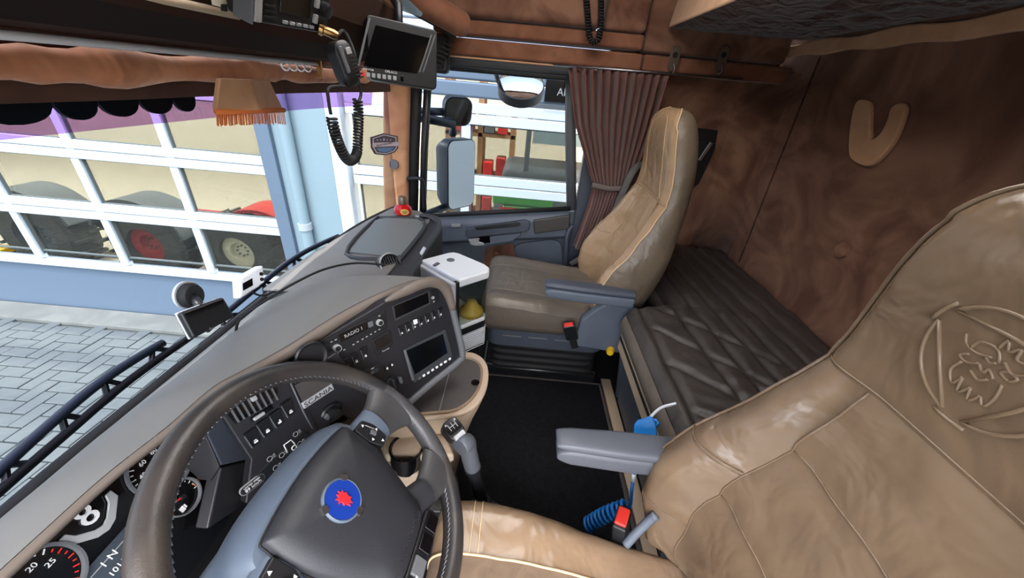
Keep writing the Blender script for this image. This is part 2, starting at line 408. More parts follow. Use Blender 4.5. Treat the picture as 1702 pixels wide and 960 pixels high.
# machines behind the panes
def wheel(o, ax, r, w, rim, parent, rr=.55):
    t = G().lathe(o, ax, [(r * rr, -w / 2), (r * .86, -w / 2), (r * .97, -w * .38), (r, -w * .2), (r, w * .2), (r * .97, w * .38), (r * .86, w / 2), (r * rr, w / 2)], 32, True)
    a = V(ax).normalized(); b = a.orthogonal().normalized(); c = a.cross(b)
    for k in range(20):
        th = 2 * math.pi * k / 20; d = b * math.cos(th) + c * math.sin(th); e = a.cross(d)
        for sgn in (-1, 1):
            m = Matrix((a, d, e)).transposed()
            th2 = th + sgn * .08; d2 = b * math.cos(th2) + c * math.sin(th2)
            t.box(V(o) + d2 * r + a * sgn * w * .24, (w * .5, r * .07, r * .07), m)
    ty = t.obj('tyre', 'tyre', parent, smooth='auto')
    G().lathe(o, ax, [(0.01, -w * .1), (r * .2, -w * .12), (r * .25, -w * .3), (r * .5, -w * .32), (r * (rr + .02), -w * .5), (r * (rr + .02), w * .4), (r * .2, w * .3), (.01, w * .3)], 28).obj('rim', rim, parent, smooth='auto')
    n = G()
    for k in range(8):
        th = 2 * math.pi * k / 8; d = b * math.cos(th) + c * math.sin(th)
        n.cyl(V(o) + d * r * .14 - a * w * .1, V(o) + d * r * .14 - a * w * .18, r * .022, n=6)
    n.obj('wheel_nuts', 'tractor_grey', parent)
def fender(parent, o, r, w, matn, a0=10, a1=170):
    rings = []
    for k in range(25):
        th = math.radians(lerp(a0, a1, k / 24)); d = V((0, math.cos(th), math.sin(th)))
        p = V(o) + d * r; q = V(o) + d * (r + .04)
        rings.append([p + V((-w / 2, 0, 0)), q + V((-w / 2, 0, 0)), q + V((w / 2, 0, 0)), p + V((w / 2, 0, 0))])
    G().loft(rings).obj('fender', matn, parent, smooth='auto')
tx = BX + .95
t1 = thing('tractor', 'red tractor with cream wheel rim behind the first glazed door', 'tractor', (tx, 4.3, GZ))
wheel((tx, 3.80, GZ + .56), (1, 0, 0), .54, .34, 'rim_cream', t1, .44)
wheel((tx, 5.05, GZ + .56), (1, 0, 0), .55, .36, 'rim_red', t1, .45)
fender(t1, (tx, 5.05, GZ + .56), .62, .46, 'tractor_grey', 25, 165); fender(t1, (tx + .1, 3.45, GZ + .56), .60, .46, 'tractor_red', 30, 150)
G().box((tx + .5, 4.3, GZ + .72), (.4, 1.9, .25)).box((tx + .5, 3.4, GZ + .88), (.40, 1.0, .22)).obj('chassis', 'tractor_red', t1, bevel=.04)
G().box((tx + .2, 4.5, GZ + .62), (.26, .4, .4)).cyl((tx - .1, 4.62, GZ + .2), (tx - .1, 4.62, GZ + 1.05), .012).cyl((tx, 4.35, GZ + .8), (tx + .3, 4.35, GZ + .8), .07).obj('engine', 'tractor_grey', t1, bevel=.02)
G().tube([V((tx, 3.25, GZ + .9)), V((tx, 3.0, GZ + .7)), V((tx, 2.6, GZ + .5))], .03, 8).obj('front_link', 'tractor_red', t1, smooth=True)
t2 = thing('farm_trailer', 'grey farm machine with big tyre behind the left part of the first door', 'machine', (tx, 6.6, GZ))
wheel((tx, 6.55, GZ + .56), (1, 0, 0), .55, .40, 'tractor_grey', t2, .5)
fender(t2, (tx, 6.55, GZ + .56), .62, .46, 'tractor_grey', 20, 160)
G().box((tx + .55, 6.9, GZ + .66), (.36, 1.8, .3)).obj('chassis', 'tractor_grey', t2, bevel=.04)
G().box((tx - .1, 7.7, GZ + .25), (.2, 1.0, .10)).obj('drawbar', 'yellow_knob', t2, bevel=.02)
t3 = thing('green_tractor', 'green tractor with grey bonnet seen through the passenger window', 'tractor', (tx + .6, -.1, GZ))
gx = tx + .6
G().box((gx, -.40, .10), (.9, 1.3, .55)).obj('bonnet', 'tractor_grey', t3, bevel=.1, seg=3)
G().box((gx - .44, -.05, .02), (.12, .8, .24)).box((gx - .46, -.25, -.22), (.06, .9, .22)).obj('side_panel', 'tractor_green', t3, bevel=.04)
G().box((gx - .52, .12, -.16), (.02, .26, .07)).obj('reflector', 'print_red', t3, bevel=.005)
cab = G()
for y in (-.05, -1.0):
    cab.box((gx - .4, y, .75), (.06, .06, 1.0)); cab.box((gx + .4, y, .75), (.06, .06, 1.0))
cab.box((gx, -.5, 1.08), (1.0, 1.2, .1)); cab.obj('cab_frame', 'tractor_grey', t3, bevel=.01)
G().box((gx - .4, -.5, .85), (.03, .8, .35)).obj('cab_glass', 'facade_pale', t3)
wheel((gx, .3, GZ + .6), (1, 0, 0), .55, .4, 'tractor_green', t3, .5); wheel((gx, -1.0, GZ + .75), (1, 0, 0), .75, .45, 'tractor_green', t3, .5)
sh = thing('storage_rack', 'wooden storage rack with red boxes deep inside the hall', 'rack', (BX + 3.2, .8, GZ))
for y in (.2, .75, 1.3): G().box((BX + 3.2, y, .1), (.5, .09, 3.3)).obj('upright', 'wood', sh, bevel=.01)
for z in (-.9, -.2, .5, 1.2): G().box((BX + 3.2, .75, z), (.5, 1.2, .06)).obj('shelf', 'wood', sh)
k = 0
for z in (-.87, -.17, .53):
    for y in (.38, .6, .95, 1.15):
        k += 1
        tag(G().box((BX + 3.05, y, z + .13 + .02 * (k % 3)), (.3, .16, .24 + .04 * (k % 3))).obj('storage_box', ['print_red', 'tractor_grey', 'rim_red'][k % 3], bevel=.015), 'small %s box, %s on the %s shelf of the hall rack' % (['red', 'grey', 'dark red'][k % 3], ['rightmost', 'second from the right', 'second from the left', 'leftmost'][(k - 1) % 4], ['lowest', 'middle', 'upper'][(k - 1) // 4]), 'box', 'boxes on the hall rack')

# ---- truck exterior pieces
vis = thing('sun_visor', 'purple tinted outside sun visor above the windscreen', 'visor', (1.0, .95, 1.2))
def visor(t, s): return V((lerp(-.3, 2.18, t), lerp(.96, .90, s) - .12 * abs(2 * t - 1) ** 3, lerp(1.135, 1.42, s)))
G().grid(visor, 24, 3).obj('shield', 'glass_visor', vis, smooth=True)
for x in (.1, 1.02, 1.95):
    G().box((x, .86, 1.30), (.03, .14, .03)).obj('bracket', 'pale_blue' if x == 1.02 else 'black_plastic', vis, bevel=.004)
sc = thing('scalloped_pelmet', 'dark scalloped fabric strip hanging behind the purple visor', 'fabric trim', (.8, .88, 1.3))  # row of dark scalloped shapes behind the visor
edges = [-.30, -.05, .20, .42, .60, .72, .80, .89, .98, 1.05]
for a, b in zip(edges, edges[1:]):
    pts = [V((a, .87, 1.33)), V((b, .87, 1.33))]
    for k in range(11): th = math.pi * k / 10; pts.append(V(((a + b) / 2 + (b - a) / 2 * math.cos(th), .87, 1.215 - .045 * math.sin(th) ** .7)))
    G().prism(pts, (0, .008, 0)).obj('scallop', 'scallop', sc)
def mirror_thing(name, label, c, w, h, d, r, yawdeg, pitch=0, rnd=.5):
    t = thing(name, label, 'mirror', c)
    m = Matrix.Rotation(math.radians(yawdeg), 4, 'Z') @ Matrix.Rotation(math.radians(pitch), 4, 'X')
    fr = Fr(c, m.to_3x3() @ V((1, 0, 0)), u=m.to_3x3() @ V((0, 0, 1)))
    o1 = rrect(w, h, r, 6); o2 = rrect(w * .75, h * .85, r * .8, 6)
    G().loft([[fr.p(a, b, .0) for a, b in o1], [fr.p(a, b, -d * .5) for a, b in o1], [fr.p(a, b, -d) for a, b in o2]]).obj('housing', 'mirror_house', t, smooth='auto')
    G().fprism(fr, rrect(w - .012, h - .012, r - .006, 6), .0, .004).obj('glass', 'mirror', t)
    return t, fr
# mirrors on the passenger door
c = at(767, 291, 'x', 2.40)
mm, fr = mirror_thing('side_mirror', 'tall main wing mirror outside the passenger window', c, .235, .43, .14, .05, -38)
arm = G().tube([fr.p(-.02, .24, -.06), fr.p(-.05, .30, -.02), V((2.22, .66, 1.10))], .025, 10).tube([fr.p(-.02, -.2, -.06), V((2.2, .62, .52))], .025, 10)
arm.obj('bracket', 'mirror_house', mm, smooth=True)
c2 = at(762, 186, 'x', 2.40)
m2, f2 = mirror_thing('wide_angle_mirror', 'small wide-angle mirror above the main wing mirror', c2, .17, .16, .10, .05, -60, 12)
G().tube([f2.p(0, -.02, -.06), V((2.22, .66, 1.12))], .022, 10).obj('bracket', 'mirror_house', m2, smooth=True)
c3 = at(866, 140, 'x', 2.42)
m3 = thing('kerb_mirror', 'round blue kerb mirror at the top of the passenger window', 'mirror', c3)
f3 = Fr(c3, (0, -1, 0), u=(.75, 0, .66))
G().loft([[f3.p(.135 * math.cos(2 * math.pi * k / 28), .115 * math.sin(2 * math.pi * k / 28), h) for k in range(28)] for h in (-.06, 0)]).obj('housing', 'mirror_house', m3, smooth='auto')
G().loft([[f3.p(q * .128 * math.cos(2 * math.pi * k / 28), q * .108 * math.sin(2 * math.pi * k / 28), h) for k in range(28)] for q, h in ((1, .0), (.85, .006), (.5, .013), (.05, .016))]).obj('glass', 'mirror', m3, smooth='auto')
G().tube([f3.p(-.1, 0, -.04), f3.p(-.14, .05, -.03), V((2.2, .22, 1.45))], .014, 8).obj('bracket', 'mirror_house', m3, smooth=True)
# wipers
def wiper(pts, label, lift=.014):
    w = thing('windscreen_wiper', label, 'wiper', pts[0], 'windscreen wipers')
    P = crom(pts, 8)
    G().tube(P, .011, 8, flat=.8).obj('blade', 'black_rubber', w, smooth=True)
    Q = [p + V((0, lift, .012 + .02 * math.sin(math.pi * i / (len(P) - 1)))) for i, p in enumerate(P)]
    G().tube(Q[2:-4], .010, 8).obj('arm', 'mirror_house', w, smooth=True)
    b = G()
    for k in range(4, len(P) - 5, 5): b.tube([P[k - 1], Q[k]], .006, 6).tube([P[k + 1], Q[k]], .006, 6)
    b.obj('bridge', 'black_plastic', w)
    return w
wiper([at(-40, 850, 'y', .86), at(110, 720, 'y', .87), at(220, 628, 'y', .87), at(330, 550, 'y', .87)], 'long black wiper lying across the driver side of the windscreen')
wiper([at(335, 575, 'y', .87), at(440, 490, 'y', .86), at(520, 428, 'y', .84), at(605, 382, 'y', .79)], 'black wiper reaching towards the passenger side of the windscreen', .02)

# ================================================================== CAB SHELL
RX = 2.13; BY = -1.22; CZ = 1.95
struct(G().box((.95, -.25, -.03), (2.5, 2.1, .06)).obj('floor', 'black_rubber'))
cl_ = G()
for x0, x1, y0, y1 in ((-.30, .55, -1.3, .8), (1.45, 2.2, -1.3, .8), (.55, 1.45, -1.3, -.42), (.55, 1.45, .30, .8)): cl_.box(((x0 + x1) / 2, (y0 + y1) / 2, CZ + .03), (x1 - x0, y1 - y0, .06))
struct(cl_.obj('ceiling', 'suede'))
struct(G().add([V((.55, -.42, CZ + .03)), V((1.45, -.42, CZ + .03)), V((1.45, .30, CZ + .03)), V((.55, .30, CZ + .03))], [(0, 1, 2, 3)]).obj('window_2', 'frosted'))  # unseen frosted roof hatch, added to spread soft daylight through the cab
wb = struct(G().box((.95, BY - .03, .95), (2.5, .06, 2.0)).obj('wall_back', 'suede'))
struct(G().box((RX + .03, -.79, .95), (.06, .82, 2.0)).obj('wall_right', 'suede'))
# rounded fillet in the back corner
fil = G(); cc = V((RX - .16, BY + .16, 0)); pr = []
for k in range(9): th = -math.pi / 2 * k / 8; pr.append(cc + V((math.cos(th) * .155, math.sin(th) * .155, 0)))
fil.loft([[p + V((0, 0, z)) for p in pr] for z in (.5, 1.44)], cap=False, ringclosed=False)
struct(fil.obj('trim_2', 'suede', smooth=True, solid=.004, soff=1))
struct(G().box((.95, .85, .22), (2.5, .06, .54)).obj('wall_front', 'black_plastic'))
struct(G().box((-.27, -.9, .95), (.06, .7, 2.0)).box((-.27, .1, 1.72), (.06, 1.4, .5)).obj('wall_left', 'suede'))
# windscreen
def wsy(x): return .795 - .10 * max(0, (abs(x - .95) - .45) / .65) ** 2.2
def ws(t, s): x = lerp(-.2, 2.10, t); return V((x, lerp(wsy(x), wsy(x) + .006, s), lerp(.62, 1.345, s)))
struct(G().grid(ws, 24, 6).obj('window_1', 'glass_screen', smooth=True))
seal = [ws(i / 24, 0) + V((0, -.004, .012)) for i in range(25)]
struct(G().tube(seal, .012, 8).obj('trim_3', 'black_rubber', smooth=True))
# A pillar
ap = G()
def ring(z, y0, y1, x0, x1): return [V((x0, y0, z)), V((x0 - .012, (y0 + y1) / 2, z)), V((x0 + .0, y1, z)), V((x1, y1, z)), V((x1, y0, z))]
p = []
for z, k in ((.52, 0), (.8, .25), (1.0, .5), (1.2, .8), (1.5, 1.2)):
    p.append(ring(z, lerp(.645, .588, k), lerp(.785, .715, k), 2.05, 2.16))
pil = struct(ap.loft(p).obj('trim_4', 'suede_pillar', bevel=.02, seg=3))
tw = at(655, 273, 'x', 2.035)
tag(G().lathe(tw, (-1, 0, .05), [(.02, -.02), (.026, 0), (.024, .008), (.018, .009)], 24).obj('tweeter', 'grey_plastic', smooth='auto'), 'round grey speaker cap on the suede windscreen pillar', 'speaker')
# black seals beside pillar
for n, (dy, r, mt) in enumerate(((.585, .028, 'black_rubber'), (.53, .02, 'black_plastic'))):
    struct(G().tube([V((2.10, dy + .04, .50)), V((2.10, dy + .01, .95)), V((2.10, dy - .03, 1.38))], r, 10).obj('trim_%d' % (5 + n), mt, smooth=True))
gh = thing('grab_handle', 'slim black grab handle on the passenger door pillar', 'handle', at(690, 300, 'x', 2.04))
G().tube(crom([at(678, 297, 'x', 2.06), at(694, 296, 'x', 2.03), at(703, 305, 'x', 2.04), at(706, 350, 'x', 2.06)], 5), .012, 8).obj('grip', 'black_plastic', gh, smooth=True)

# ---- passenger door
door = thing('door_1', None, None, (RX, .1, .0), kind='structure')
yA, yB = .58, -.30
def sill(y): return lerp(.685, .56, (y - yB) / (yA - yB))
pts = [V((RX, yA, .02)), V((RX, -.45, .02)), V((RX, -.45, .66)), V((RX, yB, sill(yB) - .02)), V((RX, yA, sill(yA) - .02))]
G().prism(pts, (.06, 0, 0)).obj('inner_panel', 'blue_plastic', door, bevel=.01)
led = [(x, z) for x, z in ((RX + .01, .0), (RX - .055, -.012), (RX - .075, -.04), (RX - .07, -.15), (RX - .03, -.175), (RX + .01, -.175))]
G().loft([[V((x, y, sill(y) + z)) for x, z in led] for y in [lerp(yA, yB, i / 12) for i in range(13)]]).obj('sill_ledge', 'blue_plastic', door, bevel=.012, seg=3)
G().tube([V((RX - .04, y, sill(y) + .012)) for y in (yA, .2, yB)], .014, 8).obj('window_seal', 'black_rubber', door, smooth=True)
fd = Fr((RX - .078, 0, 0), (0, -1, 0), u=(0, 0, 1))
def dpx(u, v, c=0): return fd.px(u, v, c)
def dpoly(pts, c0, c1): return G().fprism(fd, [dpx(u, v) for u, v in pts], c0, c1)
dpoly([(774, 378), (872, 364), (882, 368), (880, 380), (872, 384), (778, 394), (774, 390)], -.01, .022).obj('armrest_bar', 'blue_plastic_dark', door, bevel=.008, seg=3)
dpoly([(788, 375), (862, 366), (866, 371), (860, 374), (794, 380)], .018, .026).obj('bar_recess', 'black_plastic', door, bevel=.004)
dpoly([(886, 365), (948, 356), (946, 380), (888, 388)], -.01, .012).obj('door_pocket_cover', 'lid_dark', door, bevel=.008)
dpoly([(779, 395), (866, 386), (866, 390), (852, 400), (806, 408), (786, 407)], -.02, .008).obj('handle_plate', 'blue_plastic', door, bevel=.008)
dpoly([(795, 393), (814, 391), (815, 402), (797, 404)], .0, .010).obj('handle_recess', 'black_gloss', door)
dpoly([(778, 396), (798, 394), (796, 400), (804, 402), (805, 406), (790, 407), (783, 405)], .004, .016).obj('door_handle', 'silver', door, bevel=.004)
G().fbox(fd, *dpx(758, 374), .055, .018, 0, .008, rot=.1).obj('lock_plate', 'silver', door, bevel=.003)
fd2 = Fr((RX - .002, 0, 0), (0, -1, 0), u=(0, 0, 1))
def d2(pts, c0, c1): return G().fprism(fd2, [fd2.px(u, v) for u, v in pts], c0, c1)
tp = d2([(808, 410), (852, 403), (866, 432), (866, 445), (812, 470), (800, 450)], 0, .012).obj('tufted_panel', 'suede', door, bevel=.01)
for u, v in ((825, 420), (852, 428), (842, 447)):
    a, b = fd2.px(u, v); G().lathe(fd2.p(a, b, .012), fd2.n, [(.016, -.004), (.013, .004), (.004, .007)], 14).obj('tuft_button', 'suede_trim', tp, smooth='auto')
pn = crom([(856, 408, 0), (900, 398, 0), (926, 398, 0), (934, 412, 0), (936, 440, 0), (926, 448, 0), (900, 444, 0), (868, 436, 0)], 4, True)
d2([(p.x, p.y) for p in pn], 0, .02).obj('speaker_panel', 'blue_plastic', door, bevel=.008)
G().tube(crom([at(952, 375, 'x', 2.06), at(943, 390, 'x', 2.04), at(940, 430, 'x', 2.04), at(938, 470, 'x', 2.06)], 5), .014, 8).obj('pull_bar', 'blue_plastic_dark', door, smooth=True)
# window frame & glass
G().tube([V((RX - .01, yB - .01, sill(yB))), V((RX - .005, -.24, 1.1)), V((RX, -.20, 1.38))], .03, 10).obj('frame_rear', 'grey_plastic', door, smooth=True)
G().box((RX + .02, .15, 1.36), (.06, .95, .06)).obj('frame_top', 'black_plastic', door, bevel=.01)
G().add([V((RX + .03, yA, sill(yA))), V((RX + .03, yB, sill(yB))), V((RX + .03, -.20, 1.36)), V((RX + .03, .53, 1.36))], [(0, 1, 2, 3)]).obj('window_glass', 'glass_screen', door)
# B pillar
bp = struct(G().box((RX + .02, -.40, .72), (.06, .14, 1.4)).obj('trim_7', 'blue_plastic_dark', bevel=.015))

# sign on the cladding seen through the window
sg = thing('wall_sign', 'black sign with lettering at the top of the passenger window', 'sign', at(933, 145, 'x', BX - .08))
fs = Fr((BX - .065, 0, 0), (0, -1, 0), u=(0, 0, 1)); a, b = fs.px(945, 148)
G().fbox(fs, a, b, .4, .22, -.01, .012).obj('board', 'black_gloss', sg, bevel=.004)
a, b = fs.px(938, 154); text('AIRC', .085, 'print_grey', fs, a + .03, b, .013, sg)

# ---- overhead trims along the passenger side
def side_strip(name, y0, y1, z0, z1, x0, matn, bev=.012, n=None):
    return struct(G().box(((x0 + RX + .03) / 2, (y0 + y1) / 2, (z0 + z1) / 2), (RX + .03 - x0, abs(y1 - y0), z1 - z0)).obj(name, matn, bevel=bev, seg=3))
side_strip('trim_8', -.515, .44, 1.395, 1.465, 2.03, 'suede_trim')
side_strip('trim_9', -1.22, -.522, 1.395, 1.465, 2.04, 'suede_trim')
side_strip('trim_10', -.50, .46, 1.475, 1.535, 2.01, 'suede_trim', .015)
side_strip('trim_11', -.30, .46, 1.54, CZ, 1.98, 'suede', .03)
side_strip('trim_12', -.50, -.31, 1.54, CZ, 2.02, 'suede', .02)
side_strip('trim_13', -1.18, -.51, 1.475, CZ, 2.06, 'suede', .015)
for y in (.27, -.10):
    q = V((2.028, y, 1.432)); struct(G().lathe(q, (-1, 0, 0), [(.012, 0), (.012, .003), (.0, .003)], 16).obj('trim_%d' % (14 if y > 0 else 15), 'suede', smooth='auto'))
struct(G().tube([V((2.015, .46, 1.387)), V((2.02, -.2, 1.387))], .004, 8).obj('trim_16', 'suede_light'))
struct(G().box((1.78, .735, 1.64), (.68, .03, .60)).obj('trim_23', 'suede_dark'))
struct(G().box((2.09, .15, 1.37), (.06, .85, .045)).obj('trim_17', 'dash_dark', bevel=.012))
# padded roll over the monitor
pr = [at(640, -40, 'x', 1.74), at(700, 2, 'x', 1.82), at(745, 28, 'x', 1.88), at(776, 46, 'x', 1.93)]
struct(G().tube(crom(pr, 6), [.05] * 16 + [.047, .042, .03], 16).obj('trim_18', 'suede_trim', smooth=True))
struct(G().tube(crom([p + V((-.01, .045, -.03)) for p in pr], 6), .012, 8).obj('trim_19', 'black_rubber', smooth=True))
# dark ribbed corner block below roll
cb = thing('speaker_grille', 'black ribbed speaker grille behind the monitor at the pillar top', 'speaker', at(735, 90, 'x', 1.98))
G().box(at(722, 88, 'x', 1.98), (.06, .14, .16)).obj('body', 'black_plastic', cb, bevel=.02)
for k in range(8):
    u, v = lerp(750, 728, k / 7), lerp(60, 108, k / 7); q = at(u, v, 'x', 1.945)
    G().box(q, (.02, .045, .008), Matrix.Rotation(.3, 3, 'X')).obj('rib', 'black_rubber', cb, bevel=.002)
# coiled handset cord on the locker
def coil(path, R, r, turns, n=7, seg=12):
    P = crom(path, 20); L = [0]
    for a, b in zip(P, P[1:]): L.append(L[-1] + (b - a).length)
    out = []; prev = None; T = turns * seg
    for i in range(T + 1):
        s = L[-1] * i / T; k = max(j for j in range(len(L)) if L[j] <= s + 1e-9); k = min(k, len(P) - 2)
        p = P[k].lerp(P[k + 1], (s - L[k]) / max(1e-9, L[k + 1] - L[k])); t = (P[k + 1] - P[k]).normalized()
        b = t.orthogonal() if prev is None else prev - t * t.dot(prev); b.normalize(); prev = b; a = t.cross(b)
        th = 2 * math.pi * i / seg; out.append(p + (a * math.cos(th) + b * math.sin(th)) * R)
    return G().tube(out, r, n)
o = coil([at(972, -40, 'x', 1.96), at(977, 30, 'x', 1.96), at(980, 62, 'x', 1.96), at(988, 70, 'x', 1.96), at(996, 60, 'x', 1.96), at(999, 20, 'x', 1.96), at(998, -40, 'x', 1.96)], .010, .0042, 46).obj('coiled_cord', 'black_rubber', smooth=True)
tag(o, 'black coiled cord looping down from the overhead locker', 'cord')
# ---- upper bunk
bk = thing('upper_bunk', 'brown suede upper bunk with tufted underside along the back wall', 'bunk', (1.2, -.9, 1.57))
bx0, bx1, by0, by1, bz = .2, 2.05, -.60, BY + .01, 1.57
def under(t, s):
    x, y = lerp(bx0, bx1, t), lerp(by0, by1, s); e = min(t, 1 - t, s, 1 - s)
    return V((x, y, bz - .012 * sm(e * 8) * (1 + .6 * math.sin(x * 31 + 3 * math.sin(y * 17)) * math.sin(y * 27 + 2 * math.sin(x * 9)))))
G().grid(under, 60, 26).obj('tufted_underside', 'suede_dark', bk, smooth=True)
G().prism([V((bx0, by0, bz)), V((bx1, by0, bz)), V((bx1, by0 - .03, CZ - .1)), V((bx0, by0 - .03, CZ - .1))], (0, -.03, 0)).obj('front_panel', 'suede_light', bk, bevel=.012, seg=3)
G().box(((bx0 + bx1) / 2, (by0 + by1) / 2 - .02, bz + .12), (bx1 - bx0 - .02, abs(by1 - by0) - .06, .2)).obj('mattress_box', 'suede', bk)
st = G().loft([[V((x, BY + .012, z + .004 * math.sin(x * 23))), V((x, BY + .03, z + .004 * math.sin(x * 23))), V((x, BY + .03, z + .052 + .006 * math.sin(x * 17 + 1))), V((x, BY + .012, z + .052 + .006 * math.sin(x * 17 + 1)))] for x, z in [(lerp(.2, 2.13, i / 40), 1.506) for i in range(41)]])
struct(st.obj('trim_20', 'suede_light', bevel=.008))
# V shaped head cushion patch on the back wall
fb = Fr((0, BY, 0), (-1, 0, 0), u=(0, 0, 1))
def bpx(u, v): return fb.px(u, v, .018)
vp = [(1424, 168), (1436, 166), (1446, 174), (1446, 200), (1448, 229), (1462, 222), (1474, 200), (1480, 180), (1494, 171), (1504, 176), (1503, 190), (1490, 225), (1470, 255), (1446, 275), (1425, 272), (1411, 258), (1411, 225), (1416, 190)]
vc = crom([bpx(u, v) + (0,) for u, v in vp], 4, True)
tag(G().fprism(fb, [(p.x, p.y) for p in vc], .001, .02).obj('wall_cushion', 'suede_light', bevel=.006, seg=3), 'light tan V-shaped suede cushion on the brown back wall', 'cushion')
# back wall fabric seams
for n, x in enumerate((1.86,)):
    struct(G().tube([V((x, BY + .003, .55)), V((x + .03, BY + .003, 1.5))], .004, 6).obj('trim_21', 'suede_dark', smooth=True))
tf = bpx(1392, 415)
tag(G().lathe(fb.p(tf[0], tf[1], 0), fb.n, [(.03, 0), (.027, .008), (.014, .013), (.003, .013)], 18).obj('coat_peg', 'suede', smooth='auto'), 'suede-covered round knob low on the back wall above the bed', 'knob')
# dark niche with metal latch on the side wall
ni = thing('wall_niche', 'dark open niche with metal latch in the wall behind the passenger headrest', 'niche', at(1168, 255, 'x', RX))
fn = Fr((RX - .001, 0, 0), (0, -1, 0), u=(0, 0, 1))
G().fprism(fn, [fn.px(u, v) for u, v in ((1120, 208), (1192, 216), (1186, 250), (1160, 305), (1120, 330))], 0, .012).obj('recess', 'black_plastic', ni, bevel=.004)
G().fprism(fn, [fn.px(u, v) for u, v in ((1125, 230), (1180, 234), (1172, 258), (1150, 295), (1122, 318))], .011, .016).obj('inner_pocket', 'black_rubber', ni, bevel=.003)
a, b = fn.px(1170, 251); G().fbox(fn, a, b, .018, .10, .014, .022, rot=-.35).obj('latch', 'steel', ni, bevel=.003)
# curtain rail and hooks
rl = thing('curtain_rail', 'thin silver curtain rail above the passenger window', 'rail', (2.0, -.5, 1.39))
G().tube([V((2.0, -.10, 1.388)), V((2.0, -.98, 1.40))], .006, 8).obj('rod', 'steel', rl, smooth=True)
for u in (1120, 1200):
    q = at(u, 98, 'x', 2.015); fh = Fr(q, (0, -1, 0), u=(0, 0, 1))
    hk = G().fprism(fh, rrect(.045, .10, .022, 5), 0, .008).obj('hook', 'bottle_cap', rl, bevel=.002)
    G().tube(crom([fh.p(0, -.02, .01), fh.p(.01, -.045, .02), fh.p(0, -.06, .012), fh.p(-.01, -.05, .004)], 4), .005, 6).obj('hook_tip', 'bottle_cap', hk, smooth=True)
    G().lathe(fh.p(0, .015, .008), fh.n, [(.012, 0), (.01, .003), (.001, .003)], 14).obj('hook_screw', 'black_plastic', hk)
# curtain
cu = thing('curtain', 'brown pleated curtain tied back beside the passenger window', 'curtain', (2.0, -.45, .5))
def cy(z):   # y range of the cloth by height
    tab = [(.49, -.34, -.50), (.60, -.36, -.53), (.75, -.385, -.565), (.86, -.39, -.585), (.98, -.33, -.60), (1.15, -.245, -.625), (1.39, -.175, -.64)]
    return interp(tab, z, 1), interp(tab, z, 2)
def cloth(t, s):
    z = lerp(.50, 1.385, s); a, b = cy(z); ph = t * 2 * math.pi * 12
    amp = lerp(.020, .032, sm(abs(z - .86) / .35))
    return V((2.0 + amp * (math.sin(ph + .5 * math.sin(t * 37)) + .25 * math.sin(2 * ph + 1.7)) + .01 * math.sin(t * 9), lerp(a, b, t) + .004 * math.cos(ph * 1.0), z - .02 * math.sin(t * 5) * (1 - s)))
G().grid(cloth, 240, 30).obj('cloth', 'curtain', cu, smooth=True, solid=.003)
tb = [V((1.965, y, .862 + .006 * math.sin(y * 30))) for y in (-.375, -.42, -.47, -.52, -.56, -.595)]
G().tube(crom(tb, 4), .016, 6, flat=.25, up=(1, 0, 0)).obj('tieback', 'tieback', cu, smooth=True)
# ---- overhead shelf above the windscreen
sx0, sx1 = -.24, 1.46
prof = [(.72, 1.312), (.60, 1.318), (.50, 1.345), (.455, 1.40), (.44, 1.47)]
sh = thing('overhead_shelf', 'dark brown overhead shelf above the windscreen', 'shelf', (.6, .6, 1.32))
def shelf_strip(i, matn, name):
    (y0, z0), (y1, z1) = prof[i], prof[i + 1]
    return G().prism([V((sx0, y0, z0)), V((sx0, y1, z1)), V((sx0, y1 + .012, z1 + .012)), V((sx0, y0 + .004, z0 + .014))], (sx1 - sx0, 0, 0)).obj(name, matn, sh)
mat('shelf_brown', (62, 44, 38), .9, rgb2=(52, 38, 32), scale=3, bump=.1, bscale=400, spec=.04)
mat('shelf_dark', (40, 30, 27), .9, spec=.04)
shelf_strip(0, 'shelf_brown', 'underside'); shelf_strip(1, 'shelf_dark', 'front_lip'); shelf_strip(2, 'shelf_brown', 'fascia'); shelf_strip(3, 'shelf_brown', 'fascia')
G().box(((sx0 + sx1) / 2, .62, 1.47), (sx1 - sx0, .32, .012)).obj('shelf_board', 'shelf_dark', sh)
G().box((.6, .70, 1.66), (1.68, .04, .58)).obj('back_board', 'shelf_dark', sh)
G().box((1.468, .58, 1.56), (.02, .28, .50)).obj('end_panel', 'suede_trim', sh, bevel=.006)
for dx in (0, .035): G().tube([V((1.40 + dx, .445, 1.34)), V((1.40 + dx, .43, 1.50)), V((1.40 + dx, .44, 1.75))], .006, 8).obj('edge_rail', 'bottle_cap', sh, smooth=True)
# pocket with pale edge and papers
f = Fr((0, .447, 1.44), (1, 0, 0), u=(0, -.2, 1))
pk = [at(268, -2, 'y', .47), at(395, 26, 'y', .47)]
G().tube([at(230, -12, 'y', .46), pk[0], pk[1], at(398, 8, 'y', .46), at(398, -20, 'y', .46)], .006, 6).obj('pocket_edge', 'wood_tan', sh, smooth=True)
pp = thing('paper_note', 'cream paper note in the overhead shelf pocket', 'paper', at(380, 8, 'y', .455))
G().prism([at(350, -6, 'y', .452), at(392, -6, 'y', .452), at(396, 20, 'y', .452), at(352, 8, 'y', .452)], (0, -.002, 0)).obj('sheet', 'paper', pp)
G().prism([at(367, 7, 'y', .448), at(377, 7, 'y', .448), at(377, 20, 'y', .448), at(367, 18, 'y', .448)], (0, -.001, 0)).obj('dark_print', 'black_panel', pp)
